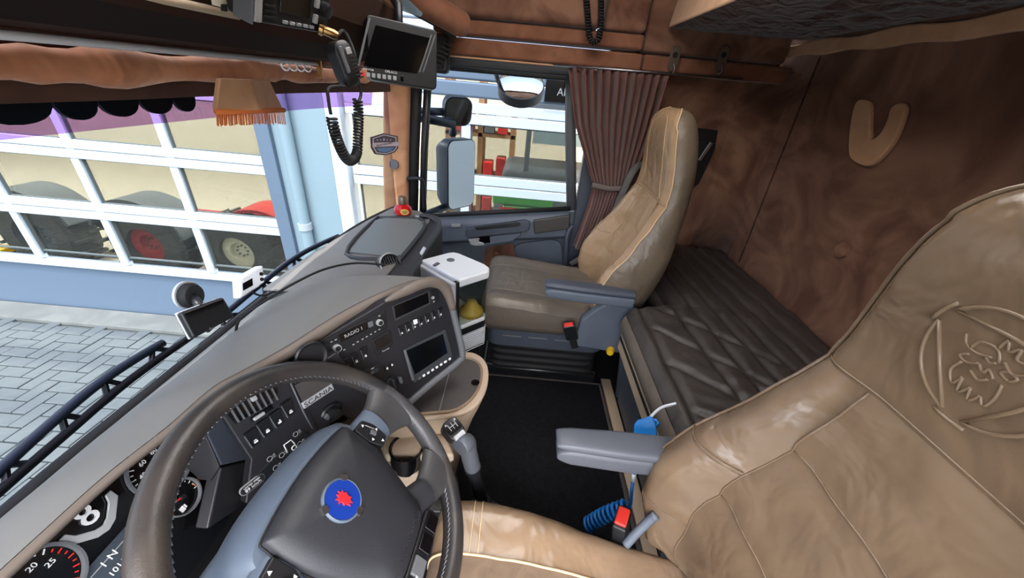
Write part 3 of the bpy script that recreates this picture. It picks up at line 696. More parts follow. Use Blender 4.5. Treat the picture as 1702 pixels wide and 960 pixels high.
# rail under the shelf
rr = thing('front_curtain_rail', 'white curtain rail along the top of the windscreen', 'rail', (.6, .72, 1.3))
G().tube([V((-.24, .70, 1.302)), V((1.38, .70, 1.304))], .0065, 8).obj('rod', 'white_plastic', rr, smooth=True)
G().box((1.385, .695, 1.315), (.006, .02, .10)).obj('end_bracket', 'brass', rr, bevel=.002)
for x in (1.20, 1.24, 1.28, 1.32): G().tube([V((x, .70 + .012 * math.cos(a * .7), 1.292 + .012 * math.sin(a * .7))) for a in range(9)], .002, 5, closed=True).obj('ring', 'white_plastic', rr, smooth=True)
# padded roll and pelmet
n = 70; P = []; R = []
for i in range(n + 1):
    x = lerp(-.24, 2.03, i / n); P.append(V((x, .735 - .05 * sm((x - 1.4) / .6), 1.272 + .004 * math.sin(x * 7) + .006 * sm((x - 1.2) / .8)))); R.append(.024 + .0035 * math.sin(x * 19) + .003 * math.sin(x * 43 + 2 * math.sin(x * 11)) - .005 * sm((x - 1.0) / .9))
tag(G().tube(P, R, 18, up=(0, 0, 1), flat=1.12).obj('padded_valance', 'roll_fabric', smooth=True), 'padded tan fabric roll along the top of the windscreen', 'valance')
tag(G().grid(lambda t, s: V((lerp(-.24, 2.04, t), .765 + .004 * math.sin(t * 40) - .08 * sm((t - .7) / .3), lerp(1.215, 1.33, s))), 60, 2).obj('pelmet', 'pelmet', smooth=True, solid=.004), 'flat dark brown pelmet hanging below the padded fabric roll', 'pelmet')
# fringed pennant
pe = thing('fringed_pennant', 'tan suede pennant with orange fringe hanging from the valance', 'pennant', at(415, 170, 'y', .70))
q = [at(366, 130, 'y', .70), at(416, 132, 'y', .69), at(432, 183, 'y', .68), at(360, 184, 'y', .69)]
G().prism(q, (0, .012, 0)).obj('front_flap', 'suede_light', pe, bevel=.003)
G().prism([at(416, 132, 'y', .692), at(448, 133, 'y', .725), at(471, 182, 'y', .725), at(432, 183, 'y', .682)], (0, .012, 0)).obj('side_flap', 'suede_light', pe, bevel=.003)
G().tube([at(359, 186, 'y', .69), at(472, 183, 'y', .69)], .006, 8).obj('braid', 'fringe', pe, smooth=True)
fg = G()
for k in range(48):
    t = k / 47; a = at(lerp(360, 471, t), lerp(187, 184, t), 'y', .69 + .003 * (k % 3)); b = at(lerp(361, 474, t) + random.uniform(-1, 1), lerp(209, 206, t) + random.uniform(-2, 1), 'y', .69 + .004 * (k % 3)); fg.tube([a, b], .0013, 4)
fo = fg.obj('fringe', 'fringe', pe); fo['kind'] = 'stuff'
# CB radio
fr = Fr(at(487, 18, 'y', .40), (.97, .10, .0), u=(0.0, -.25, .97))
fr.r = V((.985, -.17, .02)).normalized(); fr.n = fr.r.cross(V((0, -.35, .95))).normalized(); fr.u = fr.n.cross(fr.r)
cbx = thing('cb_radio', 'black two-way radio mounted in the overhead shelf', 'radio', fr.p(0, -.03, 0))
G().fbox(fr, 0, .005, .185, .062, -.11, 0).obj('case', 'black_plastic', cbx, bevel=.004)
G().fbox(fr, -.078, .005, .014, .058, -.02, .008).obj('grip_bar', 'silver', cbx, bevel=.003)
G().fbox(fr, -.093, .005, .004, .064, -.02, .010).obj('side_edge', 'grey_plastic', cbx, bevel=.001)
G().fbox(fr, .005, .012, .07, .036, 0, .002).obj('display', 'screen', cbx, bevel=.001)
for k in range(5): G().fbox(fr, -.018 + k * .016, -.018, .010, .005, 0, .004).obj('button', 'print_grey', cbx, bevel=.001)
for k in range(6): G().fbox(fr, -.052, .025 - k * .008, .024, .003, 0, .003).obj('grille_slat', 'black_rubber', cbx)
for b in (.02, -.004): G().fbox(fr, .052, b, .008, .014, 0, .006).obj('key', 'silver', cbx, bevel=.001)
G().lathe(fr.p(.072, .014, 0), fr.n, [(.012, 0), (.012, .012), (.009, .014), (.001, .014)], 18).obj('knob', 'black_plastic', cbx, smooth='auto')
pl0 = fr.p(.068, -.018, .0)
G().lathe(pl0, fr.r * .6 + fr.n * .8, [(.010, 0), (.011, .006), (.008, .008), (.008, .026), (.006, .032), (.001, .032)], 18).obj('mic_plug', 'brass', cbx, smooth='auto')
pl1 = pl0 + (fr.r * .6 + fr.n * .8).normalized() * .03
# microphone
mc = at(572, 107, 'y', .36)
fm = Fr(mc, (.86, -.45, .25), u=(.22, 0, .97))
mi = thing('microphone', 'black hand microphone hanging beside the monitor', 'microphone', mc)
G().loft([[fm.p(a, b, c) for a, b in [(x * k, y * k2 + dy) for x, y in rrect(.046, .078, .02, 6)]] for c, k, k2, dy in ((-.016, .7, .85, 0), (-.01, .95, .98, 0), (.004, 1, 1, 0), (.014, .85, .9, .003), (.018, .6, .7, .004))]).obj('body', 'black_plastic', mi, smooth='auto')
G().fbox(fm, -.010, .008, .008, .045, .010, .022).obj('talk_key', 'grey_plastic', mi, bevel=.003)
for k in range(7): G().fbox(fm, .012, .010 - k * .006, .016, .0025, .012, .019).obj('grille_slat', 'black_rubber', mi)
G().fbox(fm, .006, .02, .012, .012, .012, .021).obj('clip_button', 'print_grey', mi, bevel=.002)
Y = mc.y
cp = [at(547, 160, 'y', Y), at(551, 195, 'y', Y), at(560, 230, 'y', Y), at(572, 258, 'y', Y), at(583, 267, 'y', Y), at(593, 255, 'y', Y), at(595, 225, 'y', Y), at(596, 190, 'y', Y), at(594, 165, 'y', Y)]
mcord = mi
coil(crom(cp, 3)[3:], .0085, .0024, 40).obj('coiled_cord', 'black_rubber', mcord, smooth=True)
G().tube(crom([fm.p(-.005, -.038, 0), at(548, 145, 'y', Y), at(546, 165, 'y', Y), at(550, 190, 'y', Y)], 6), .003, 7).obj('straight_lead', 'black_rubber', mcord, smooth=True)
G().tube(crom([pl1, at(572, 52, 'y', .40), at(588, 85, 'y', .36), at(594, 125, 'y', Y), at(600, 155, 'y', Y), at(595, 170, 'y', Y)], 6), .0032, 7).obj('upper_lead', 'black_rubber', mcord, smooth=True)
# monitor
mo = thing('monitor', 'black reversing monitor with a row of small keys under the screen', 'monitor', at(660, 75, 'x', 1.20))
pa, pb, pc = at(608, 22, 'x', 1.16), at(727, 50, 'x', 1.25), at(592, 128, 'x', 1.12)
fo = Fr(pa, pb - pa, u=pa - pc); w = (pb - pa).length; h = abs((pc - pa).dot(fo.u))
G().fprism(fo, rrect(w, h, .012, 4, w / 2, -h / 2), -.035, 0).obj('case', 'black_plastic', mo, bevel=.004)
G().fbox(fo, w * .5, -h * .5, w * .82, h * .9, -.06, -.035).obj('back_shell', 'black_plastic', mo, bevel=.01)
G().fprism(fo, [fo.px(u, v) for u, v in ((624, 42), (717, 64), (693, 122), (604, 110))], 0, .0015).obj('screen', 'screen', mo)
G().fprism(fo, [fo.px(u, v) for u, v in ((612, 30), (616, 30), (597, 112), (593, 112))], 0, .004).obj('left_edge', 'grey_plastic', mo)
for du in (0, 6): G().fprism(fo, [fo.px(u + du, v) for u, v in ((716, 58), (718, 58), (698, 120), (696, 120))], 0, .002).obj('right_edge', 'grey_plastic', mo)
for k in range(7):
    a, b = fo.px(603 + k * 8.8, 123.5 + k * 1.1); G().fbox(fo, a, b, .0095, .011, 0, .004).obj('key', 'emblem_red' if k == 0 else 'print_grey', mo, bevel=.001)
a, b = fo.px(668, 131); G().fbox(fo, a, b, .007, .013, 0, .004).obj('power_key', 'black_gloss', mo, bevel=.001)
a, b = fo.px(650, 120); text('ORLACO', .008, 'print_white', fo, a, b, .0012, mo); a, b = fo.px(612, 115.5); text('MONITOR', .006, 'print_white', fo, a, b, .0012, mo)
G().tube([fo.p(w * .5, -h * .2, -.05), fo.p(w * .5, .05, -.06), V((1.46, .52, 1.60))], .012, 8).obj('mount_arm', 'black_plastic', mo, smooth=True)
sheet = tag(G().prism([at(650, -4, 'x', 1.62), at(676, -4, 'x', 1.62), at(703, 22, 'x', 1.7), at(700, 28, 'x', 1.7), at(655, 12, 'x', 1.62)], (.01, .01, 0)).obj('pale_blue_panel', 'pale_blue', bevel=.002), 'pale blue panel tucked above the monitor', 'panel')
# badge on the windscreen
fbg = Fr(at(637, 240, 'y', .66), (.93, -.3, 0), u=(0, 0, 1))
bd = thing('emblem_badge', 'dark six-sided emblem badge with a name band on the pillar', 'badge', fbg.p(0, -.06, 0))
def bdp(pts, c0, c1): return G().fprism(fbg, [fbg.px(u, v) for u, v in pts], c0, c1)
hx = [(615, 228), (637, 221), (660, 226), (661, 246), (655, 253), (640, 258), (622, 256), (616, 245)]
bdp(hx, 0, .004).obj('plate', 'badge_dark', bd)
cxy = (638, 239.5); sc_ = lambda k: [(cxy[0] + (u - cxy[0]) * k, cxy[1] + (v - cxy[1]) * k) for u, v in hx]
bdp(sc_(.88), .004, .005).obj('light_border', 'badge_light', bd); bdp(sc_(.80), .005, .006).obj('field', 'badge_dark', bd)
bdp([(617, 237), (661, 235.5), (661, 242), (617, 244)], .006, .0075).obj('name_band', 'badge_light', bd)
bdp([(623, 246), (653, 244.5), (648, 250), (638, 253), (628, 251)], .006, .007).obj('lower_field', 'badge_blue', bd)
a, b = fbg.px(639, 239.8, .0076); text('TRUCKSTYLING PARTS', .0118, 'badge_dark', fbg, a, b, .0078, bd, rot=.02)
for k in range(5):
    a, b = fbg.px(627 + k * 5.5, 232.5 - (.8 if k == 2 else 0), .006); G().fbox(fbg, a, b, .009, .004 + .005 * (k == 2), .006, .007, rot=.4 * (k - 2)).obj('ornament', 'badge_light', bd)

# ================================================================== SEATS
# z, front centre, front bolster, back, half width
SB = [(.40, -.43, -.37, -.53, .20), (.46, -.42, -.355, -.55, .235), (.55, -.43, -.345, -.575, .252), (.64, -.46, -.375, -.60, .256), (.73, -.50, -.435, -.62, .247), (.82, -.53, -.485, -.632, .228), (.90, -.548, -.525, -.64, .214),
      (.97, -.552, -.545, -.642, .206), (1.05, -.543, -.543, -.64, .197), (1.12, -.53, -.533, -.632, .183), (1.18, -.522, -.528, -.622, .165), (1.225, -.526, -.534, -.61, .14), (1.252, -.54, -.548, -.598, .108), (1.266, -.565, -.565, -.585, .06)]
NF, NS = 28, 5
def back_ring(row):
    z, fc, fbm, bk, hw = row; out = []; e = .028 if z < 1.2 else .015
    for i in range(NF + 1):
        t = -1 + 2 * i / NF; k = sm((abs(t) - .45) / .40); y = lerp(fc, fbm, k) - (abs(t) > .9) * (abs(t) - .9) * e * 6
        out.append(V((t * hw, y, z)))
    ye, yb = out[-1].y, bk
    for i in range(1, NS + 1):
        t = i / (NS + 1); out.append(V((hw * (1 + .05 * math.sin(math.pi * t)), lerp(ye, yb + .012, t), z)))
    for i in range(NF // 2 + 1):
        t = 1 - 2 * i / (NF // 2); out.append(V((t * hw * .97, yb - .02 * (1 - t * t), z)))
    ye2 = out[0].y
    for i in range(1, NS + 1):
        t = i / (NS + 1); out.append(V((-hw * (1 + .05 * math.sin(math.pi * t)), lerp(yb + .012, ye2, t), z)))
    return out
def smooth_rows(rows, n):
    c = [crom([(r[0], r[i], 0) for r in rows], n) for i in range(1, 5)]
    return [(c[0][k].x, c[0][k].y, c[1][k].y, c[2][k].y, c[3][k].y) for k in range(len(c[0]))]
ROWS = smooth_rows(SB, 4)
def seat_front_y(x, z):
    row = [interp(ROWS, z, k) for k in range(5)]; t = min(1, abs(x) / row[4]); return lerp(row[1], row[2], sm((t - .45) / .40))
def make_seat(cx, label, front, cush_center, arm_side, emblem, group):
    s = thing('truck_seat', label, 'seat', (cx, -.2, .0), group)
    T = V((cx, 0, 0)); R = [[p + T for p in back_ring(r)] for r in ROWS]; nr = len(R); L = len(R[0])
    # wrinkles in the lower insert
    for i in range(nr):
        for k in range(NF + 1):
            p = R[i][k]; xx = p.x - cx
            if p.z < .93:
                d = .006 * math.sin(xx * 38 + p.z * 26) * math.sin(p.z * 24 + xx * 10) * sm((.93 - p.z) / .1); p.y += d
                for zs in (.62, .77): p.y -= .009 * math.exp(-((p.z - zs) / .012) ** 2) * (abs(xx) < .17)
                p.y -= .012 * math.exp(-((abs(xx) - .142) / .010) ** 2)
            p.y -= .007 * math.exp(-((p.z - .93) / .010) ** 2)
    i93 = min(range(nr), key=lambda i: abs(ROWS[i][0] - .93))
    def patch(i0, i1, ks, cap=False):
        g = G(); g.loft([[R[i][k % L] for k in ks] for i in range(i0, i1 + 1)], ringclosed=False)
        if cap: g.add([R[nr - 1][k] for k in range(L)], [tuple(range(L))])
        return g
    ka, kb = 6, NF - 6
    patch(0, i93, range(ka, kb + 1)).obj('lower_insert', front, s, smooth=True)
    patch(i93, nr - 1, range(0, NF + 1)).obj('headrest_front', front, s, smooth=True)
    for nm, ks in (('bolster', range(0, ka + 1)), ('bolster', range(kb, NF + 1))): patch(0, i93, ks).obj(nm, front if emblem else 'leather_tan', s, smooth=True)
    patch(0, nr - 1, range(NF, L + 1), True).obj('back_shell', 'leather_side' if not emblem else 'leather_brown', s, smooth=True)
    pip = G()
    for k in (0, NF): pip.tube([R[i][k] + V((.002 if k else -.002, .002, 0)) for i in range(nr)], .0035, 6)
    pip.obj('edge_piping', 'piping' if not emblem else front, s, smooth=True)
    stc = G()
    for k in (ka, kb):
        pts = [R[i][k] + V((0, .001, 0)) for i in range(0, i93 + 1)]; stc.tube(pts, .002, 5)
    stc.tube([R[i93][k] + V((0, .0015, .006)) for k in range(0, NF + 1)], .0018, 5)
    for zs in (.62, .77):
        i = min(range(nr), key=lambda i: abs(ROWS[i][0] - zs)); stc.tube([R[i][k] + V((0, .001, .004)) for k in range(ka, kb + 1)], .0016, 5)
    for i in (6, 14):
        for k0, k1 in ((0, ka), (kb, NF)): stc.tube([R[i][k] + V((0, .0012, 0)) for k in range(k0, k1 + 1)], .0014, 5); stc.tube([R[i + 0][k] + V((0, .0012, .008)) for k in range(k0, k1 + 1)], .0014, 5)
    hp = [(-.10, 1.235), (-.10, 1.1), (-.095, .98), (-.12, .95)]
    if not emblem:
        for sx in (-1, 1): stc.tube([V((cx + sx * x, seat_front_y(x, z) + .001, z)) for x, z in [(p.x, p.y) for p in crom([(.02, 1.245, 0), (.08, 1.215, 0), (.105, 1.12, 0), (.11, 1.0, 0), (.15, .95, 0)], 6)]], .0018, 5)
    stc.obj('seam_stitching', 'stitch' if not emblem else 'leather_brown', s, smooth=True)
    # cushion
    cr = []
    for y, zt, zb, hw in [(y_, z_ - (.055 if emblem else 0), b_ - (.055 if emblem else 0), h_ if not emblem else interp([(-.45, .15), (-.37, .155), (-.25, .175), (-.12, .205), (0, .218), (.13, .222)], y_, 1) * h_ / .252) for y_, z_, b_, h_ in ((.125, .44, .37, .215), (.122, .462, .352, .235), (.105, .478, .34, .246), (.07, .486, .335, .252), (0, .484, .335, .255), (-.12, .474, .335, .255), (-.25, .462, .335, .252), (-.37, .455, .335, .245), (-.44, .452, .34, .235))]:
        out = []
        for i in range(NF + 1):
            t = -1 + 2 * i / NF; b = sm((abs(t) - .5) / .3); e = max(0, (abs(t) - .86) / .14)
            out.append(T + V((t * hw, y, zt - .012 * (1 - b) - .03 * e * e)))
        for i in range(1, 5): out.append(T + V((hw * (1.0 + .02 * math.sin(i * .8)), y, lerp(zt - .03, zb, i / 4))))
        for i in range(1, 9): out.append(T + V((lerp(hw, -hw, i / 9), y, zb)))
        for i in range(0, 4): out.append(T + V((-hw * (1.0 + .02 * math.sin((4 - i) * .8)), y, lerp(zb, zt - .03, i / 4))))
        cr.append(out)
    # refine along y
    n = len(cr[0]); fine = [crom([r[k] for r in cr], 4) for k in range(n)]; cr = [[fine[k][j] for k in range(n)] for j in range(len(fine[0]))]
    for r_ in cr:
        for k in range(NF + 1):
            xx, yy = r_[k].x - cx, r_[k].y
            r_[k].z -= .005 * math.exp(-((yy + .02) / .008) ** 2) * (abs(xx) < .16) - .002 * math.sin(yy * 60 + xx * 30) * math.sin(xx * 45) * (yy < -.05)
    m = len(cr)
    def cp(j0, j1, ks, capf=False):
        g = G().loft([[cr[j][k % n] for k in ks] for j in range(j0, j1 + 1)], ringclosed=False)
        if capf:
            for j in (0, m - 1): g.add(cr[j], [tuple(range(n))])
        return g
    kc = 8 if emblem else 7
    cp(0, m - 1, range(kc, NF - kc + 1)).obj('cushion_centre', cush_center, s, smooth=True)
    cl = 'leather_grey' if not emblem else 'leather_brown'
    cp(0, m - 1, range(0, kc + 1)).obj('cushion_bolster', cl, s, smooth=True); cp(0, m - 1, range(NF - kc, NF + 1)).obj('cushion_bolster', cl, s, smooth=True)
    cp(0, m - 1, range(NF, n + 1), True).obj('cushion_side', 'leather_dark' if not emblem else 'leather_brown', s, smooth=True)
    ps = G()
    for k in (kc, NF - kc): ps.tube([cr[j][k] + V((0, 0, .001)) for j in range(m)], .003 if emblem else .002, 6)
    if emblem:
        j = 14
        for dj in (0, 1): ps.tube([cr[j + dj][k] + V((0, 0, .001)) for k in range(NF - kc, NF + 1)], .0014, 5)
    ps.obj('cushion_seam', 'piping' if emblem else 'leather_grey', s, smooth=True)
    # base
    G().prism([T + V((-.235, .08, .25)), T + V((.235, .08, .25)), T + V((.235, .09, .345)), T + V((-.235, .09, .345))], (0, 0, 0)) if False else None
    sk = G().loft([[T + V((x, y, z)) for x, y in rrect(.49 if not emblem else .30, .54, .05, 4, 0, -.175)] for z in ((.245, .30, .342) if not emblem else (.20, .25, .288))]).obj('seat_pan', 'blue_plastic_dark', s, smooth='auto')
    for y in (() if emblem else (-.02, -.14, -.26)): G().box(T + V((-.246, y, .30)), (.008, .085, .006)).obj('pan_ridge', 'grey_plastic', s, bevel=.002)
    rings = []
    for i in range(17):
        z = lerp(.09, .245 if not emblem else .20, i / 16); o = .012 * abs(math.sin(i * math.pi / 4)); rings.append([T + V((x, y, z)) for x, y in rrect((.44 if not emblem else .28) + 2 * o, .50 + 2 * o, .06, 4, 0, -.175)])
    G().loft(rings).obj('bellows', 'black_rubber', s, smooth=True)
    G().box(T + V((0, -.175, .045)), (.40 if not emblem else .28, .56, .09)).obj('floor_mount', 'black_plastic', s, bevel=.01)
    for sx in (-1, 1): G().tube([T + V((sx * (.2 if not emblem else .13), .10, .075)), T + V((sx * (.2 if not emblem else .13), -.44, .075))], .012, 8).obj('slide_rail', 'steel', s, smooth=True)
    # armrest with bracket
    ax = arm_side * (.275 if not emblem else .262)
    def arm(z0, z1, w, y0, y1, name, matn, r=.02):
        rg = []
        for k in range(15):
            t = (k / 14) ** 1.9; y = lerp(y0, y1, t); e = min(1, math.sin(min(t, .5) * math.pi) ** .5 * 1.0 + .0) if t < .12 else 1
            e = lerp(.30, 1, min(1, t / .09) ** .5); zz = .012 * (1 - t)
            rg.append([T + V((ax + a * (.7 + .3 * e), y, (z0 + z1) / 2 + zz + b * e)) for a, b in rrect(w * lerp(.82, 1, sm(t * 2)), z1 - z0, r, 4)])
        return G().loft(rg).obj(name, matn, s, smooth='auto', ang=50)
    arm(.578, .603, .070, -.133, -.50, 'armrest_pad', 'armrest_plastic' if emblem else 'blue_plastic_dark', .012); arm(.532, .580, .067, -.138, -.50, 'armrest_body', 'armrest_plastic' if emblem else 'blue_plastic', .012)
    bxs = ax - arm_side * .012
    G().prism([T + V((bxs - .02, y, z)) for y, z in (((-.30, .30), (-.52, .28), (-.54, .50), (-.50, .56), (-.42, .555), (-.36, .50), (-.31, .44)) if not emblem else ((-.44, .30), (-.54, .30), (-.55, .50), (-.52, .56), (-.46, .555), (-.44, .48)))], (.04, 0, 0)).obj('side_bracket', 'blue_plastic', s, bevel=.012, seg=3)
    if emblem: emblem_relief(s, cx)
    if emblem:
        G().tube(crom([at(1040, 905, 'x', .46), at(1058, 885, 'x', .47), at(1082, 862, 'x', .48), at(1090, 856, 'x', .48)], 5), .010, 8).obj('recline_lever', 'blue_plastic', s, smooth=True)
    # buckle
    bq = V((cx - .30, -.27, .39)) if not emblem else at(1032, 880, 'x', .50); dirn = V((arm_side * .15, .35 if not emblem else .10, .9)).normalized()
    fq = Fr(bq, (0, -.95, .3) if not emblem else (.95, .2, 0), n=V((0, 0, 1)).cross(V((0, 1, 0)))) if False else None
    bt = thing('seat_belt_buckle', ('black belt buckle with red button beside the passenger seat' if not emblem else 'black belt buckle with red button beside the driver seat'), 'buckle', bq - dirn * .05)
    rx = V((0, -1, 0)) if not emblem else V((.9, -.45, 0)); rx = (rx - dirn * rx.dot(dirn)).normalized(); fy = dirn.cross(rx)
    mb = Matrix((rx, fy, dirn)).transposed()
    kq = 1.25 if emblem else 1.0
    G().box(bq, (.052 * kq, .026 * kq, .085), mb).obj('body', 'black_plastic', bt, bevel=.005)
    G().box(bq + dirn * .041, (.04 * kq, .022 * kq, .014), mb).obj('release_button', 'red_button', bt, bevel=.004)
    G().box(bq - dirn * .07, (.03, .01, .07), mb).obj('stalk', 'black_rubber', bt, bevel=.003)
    return s
def emblem_relief(parent, cx):
    """embossed ring and crowned griffin head on the upper backrest"""
    ex, ez = cx + .030, 1.06
    def P(a, b): x, z = ex - a, ez + b; return V((x, seat_front_y(x - cx, z) + .0004, z))
    g = G()
    R0 = .068
    for k in range(3):
        a0 = 90 + 120 * k
        g.tube([P(R0 * math.cos(math.radians(a0 - 50 + t * 100 / 12)), R0 * 1.05 * math.sin(math.radians(a0 - 50 + t * 100 / 12))) for t in range(13)], .0024, 6)
        q = [(R0 * math.cos(math.radians(a0 + s_)), R0 * 1.05 * math.sin(math.radians(a0 + s_))) for s_ in (-50, 50)]
        g.tube([P(*q[0]), P((q[0][0] + q[1][0]) / 2 * 1.05, (q[0][1] + q[1][1]) / 2 * 1.05), P(*q[1])], .0024, 6)
        b0 = a0 + 60
        g.tube([P((R0 + .007) * math.cos(math.radians(b0 - 14 + t * 7)), (R0 + .007) * 1.05 * math.sin(math.radians(b0 - 14 + t * 7))) for t in range(5)], .0024, 6)
    g.obj('embossed_ring', 'emboss', parent, smooth=True)
    h = G()
    for st in GRIFFIN: h.tube([P(a * .036, b * .036) for a, b in [(p.x, p.y) for p in crom([(x, y, 0) for x, y in st], 4)]], .0017, 6)
    h.obj('embossed_griffin', 'emboss', parent, smooth=True)
GRIFFIN = [[(-.9, .75), (-.75, .45), (-.4, .35), (0, .5)], [(-.6, .42), (-.45, .75), (0, .8), (.2, .45)], [(-.55, .2), (-.75, .0), (-.5, -.1), (-.2, .1)], [(-.2, .1), (0, -.1), (.1, .1), (.3, -.1)], [(-.6, -.15), (-.75, -.6), (-.5, -1), (-.35, -.6)],
           [(-.35, -.6), (-.25, -1.15), (-.02, -.75)], [(-.02, -.75), (.1, -1.2), (.3, -.8)], [(.3, -.8), (.5, -1.05), (.6, -.6), (.55, -.1)], [(-.3, -.25), (0, -.4), (.2, -.2)], [(.0, .85), (.1, 1.2), (.25, .9), (.45, 1.15), (.5, .8), (.85, .85)], [(.3, .55), (.6, .35), (.9, .6)], [(.35, .2), (.6, .1), (.75, .3), (.5, .35), (.35, .2)], [(-.15, .4), (.0, .3), (.15, .4)]]
make_seat(1.60, 'tan leather passenger seat with grey cushion beside the door', 'leather_tan', 'leather_grey', -1, False, 'truck seats')
make_seat(.31, 'brown leather driver seat with embossed emblem in the foreground', 'leather_brown', 'cushion_cloth', 1, True, 'truck seats')
# seat belt of the passenger seat
sb = thing('seat_belt', 'grey seat belt running past the curtain to the passenger seat', 'seat belt', (2.0, -.5, .4))
bl = [V((2.03, -.66, 1.0)), at(1052, 285, 'x', 1.95), at(1020, 355, 'x', 1.93), at(988, 402, 'x', 1.92)]
G().tube(crom(bl, 6), .02, 6, flat=.08, up=(-1, .3, 0)).obj('webbing', 'belt', sb, smooth=True)
G().tube(crom([at(988, 402, 'x', 1.92), at(970, 425, 'x', 1.94), at(948, 440, 'x', 1.98)], 6), .018, 6, flat=.1, up=(-1, .3, 0)).obj('lower_webbing', 'belt', sb, smooth=True)
G().box(at(987, 400, 'x', 1.90), (.012, .03, .06), Matrix.Rotation(.4, 3, 'X')).obj('tongue', 'steel', sb, bevel=.003)
kb2 = tag(G().lathe(at(1014, 584, 'x', 1.30), (-1, .3, .1), [(.018, -.03), (.018, 0), (.014, .012), (.001, .013)], 8).obj('adjuster_knob', 'yellow_knob', smooth='auto'), 'small yellow knob at the foot of the passenger seat', 'knob')

# ================================================================== BED
bed = thing('bed', 'dark quilted lower bunk mattress behind the seats', 'bed', (1.2, -.85, .0))
bxa, bxb, yf, yr, bzt = .10, 2.06, -.475, BY + .015, .55
NX, NY = 240, 110
def seam_d(x, y):
    d = 9
    yy = (yf - y)                       # depth from the front edge
    if yy > .17:                        # long parallel seams running to the far wall, fanning a little
        for k in range(7):
            y0 = .20 + k * .085; d = min(d, abs(yy - (y0 - .05 * (x - 1.2))))
    for k in range(4):                  # slanting seams across the front half
        x0 = 1.36 - k * .20
        d = min(d, abs((x - x0) + .95 * (yy - .05)) / 1.38) if .05 < yy < .62 else d
    d = min(d, abs(yy - .055))
    return d
def yfx(x): return lerp(yf, -.665, max(sm((x - 1.27) / .06), sm((.62 - x) / .05)))
def bedtop(t, s):
    x = lerp(bxa, bxb, t); y0 = yfx(x); y = lerp(y0, yr, s); z = bzt
    e = min((y0 - y), (y - yr) + .01, x - bxa, (bxb - x) + .0)
    z -= .035 * (1 - min(1, max(0, e) / .03)) ** 2
    z += .012 * math.sin(min(1, (yf - y) / .7) * math.pi)
    d = seam_d(x, y); z -= .014 * math.exp(-(d / .012) ** 2)
    z += .004 * math.sin(x * 23 + 8 * y) * math.sin(y * 31 + x * 5) + .004 * math.exp(-((x - .75) / .15) ** 2) * math.sin((x - .35 * y) * 95) * sm(((yf - y) - .05) / .1)
    return V((x, y, z))
G().grid(bedtop, NX, NY).obj('quilted_top', 'bed_cloth', bed, smooth=True)
G().grid(lambda t, s: V((lerp(bxa, bxb, t), yfx(lerp(bxa, bxb, t)) + .012 * math.sin(s * math.pi) + .002, lerp(.43, bzt - .033, s))), 240, 8).obj('mattress_side', 'bed_edge', bed, smooth=True)
G().box(((bxa + bxb) / 2, (-.68 + yr) / 2, .475), (bxb - bxa - .01, -.68 - yr, .09)).box((.945, -.585, .475), (.62, .19, .09)).obj('mattress_core', 'bed_edge', bed)
G().box((.945, yf - .02, .385), (.67, .035, .085)).obj('front_board', 'wood_tan', bed, bevel=.006)
G().box((.945, yf - .005, .405), (.65, .012, .012)).obj('board_slot', 'black_rubber', bed)
G().prism([V((.60, yf - .03, .34)), V((.60, yf - .075, .02)), V((.60, -.70, .02)), V((.60, -.70, .42)), V((.60, yf - .03, .42))], (.69, 0, 0)).obj('base', 'blue_plastic', bed, bevel=.012)
G().box(((bxa + bxb) / 2, (-.69 + yr) / 2, .22), (bxb - bxa, -.69 - yr, .40)).obj('rear_base', 'blue_plastic', bed, bevel=.012)
for x in (.62, .95, 1.28): G().box((x, yf - .050, .2), (.02, .024, .28), Matrix.Rotation(-.14, 3, 'X')).obj('base_rib', 'blue_plastic_dark', bed, bevel=.005)
# floor mat
mt = thing('floor_mat', 'black carpet floor mat between the seats', 'floor mat', (.9, -.1, 0))
G().box((.85, -.115, .008), (1.12, .75, .016)).obj('carpet', 'mat_carpet', mt, bevel=.004)
G().tube([V((.29, -.488, .012)), V((1.40, -.488, .012)), V((1.40, .255, .012)), V((.29, .255, .012))], .011, 6, closed=True).obj('binding', 'mat_edge', mt, smooth=True)
struct(G().box((.95, -.526, .005), (1.0, .048, .012)).obj('trim_22', 'wood_tan', bevel=.003))
# ================================================================== DASHBOARD
da = thing('dashboard', 'grey-beige truck dashboard with instruments and switch panels', 'dashboard', (.8, .5, .3))
# ridge (front edge of the soft top) and windscreen base along x
ridge = [(-.20, .455, .86), (.05, .46, .86), (.195, .46, .86), (.256, .458, .86), (.325, .447, .86), (.396, .440, .862), (.437, .418, .864), (.50, .385, .866), (.604, .345, .868), (.70, .298, .866), (.78, .245, .862), (.83, .20, .848)]
rc = crom(ridge, 6)
def base_pt(x): return V((x, wsy(x) - .012, .632))
def topf(i, s):
    r_ = rc[i]; b = base_pt(lerp(r_.x, r_.x + .22 * sm((r_.x - .3) / .5), 1)); p = r_.lerp(b, s)
    p.z += .030 * math.sin(math.pi * s) * (1 - .3 * s); return p
NR = len(rc) - 1
G().loft([[topf(i, s / 14) for s in range(15)] for i in range(NR + 1)], ringclosed=False, cap=False).obj('soft_top', 'dash_top', da, smooth=True)
# crease ridge line : slightly raised lip then bezel band dropping to the panels
def band(i):
    p = rc[i]; t = (rc[min(i + 1, NR)] - rc[max(i - 1, 0)]).normalized(); out = V((t.y, -t.x, 0)).normalized()
    k = lerp(.5, 1.0, sm((p.x - .25) / .35))
    return [p + V((0, 0, -.001)), p + out * .010 * k + V((0, 0, -.003)), p + out * .015 * k + V((0, 0, -.012 * k)), p + out * .008 * k + V((0, 0, -.026 * k)), p - out * .008 + V((0, 0, -.028 * k))]
G().loft([band(i) for i in range(NR + 1)], ringclosed=False, cap=False).obj('bezel_band', 'dash_bezel', da, smooth=True)
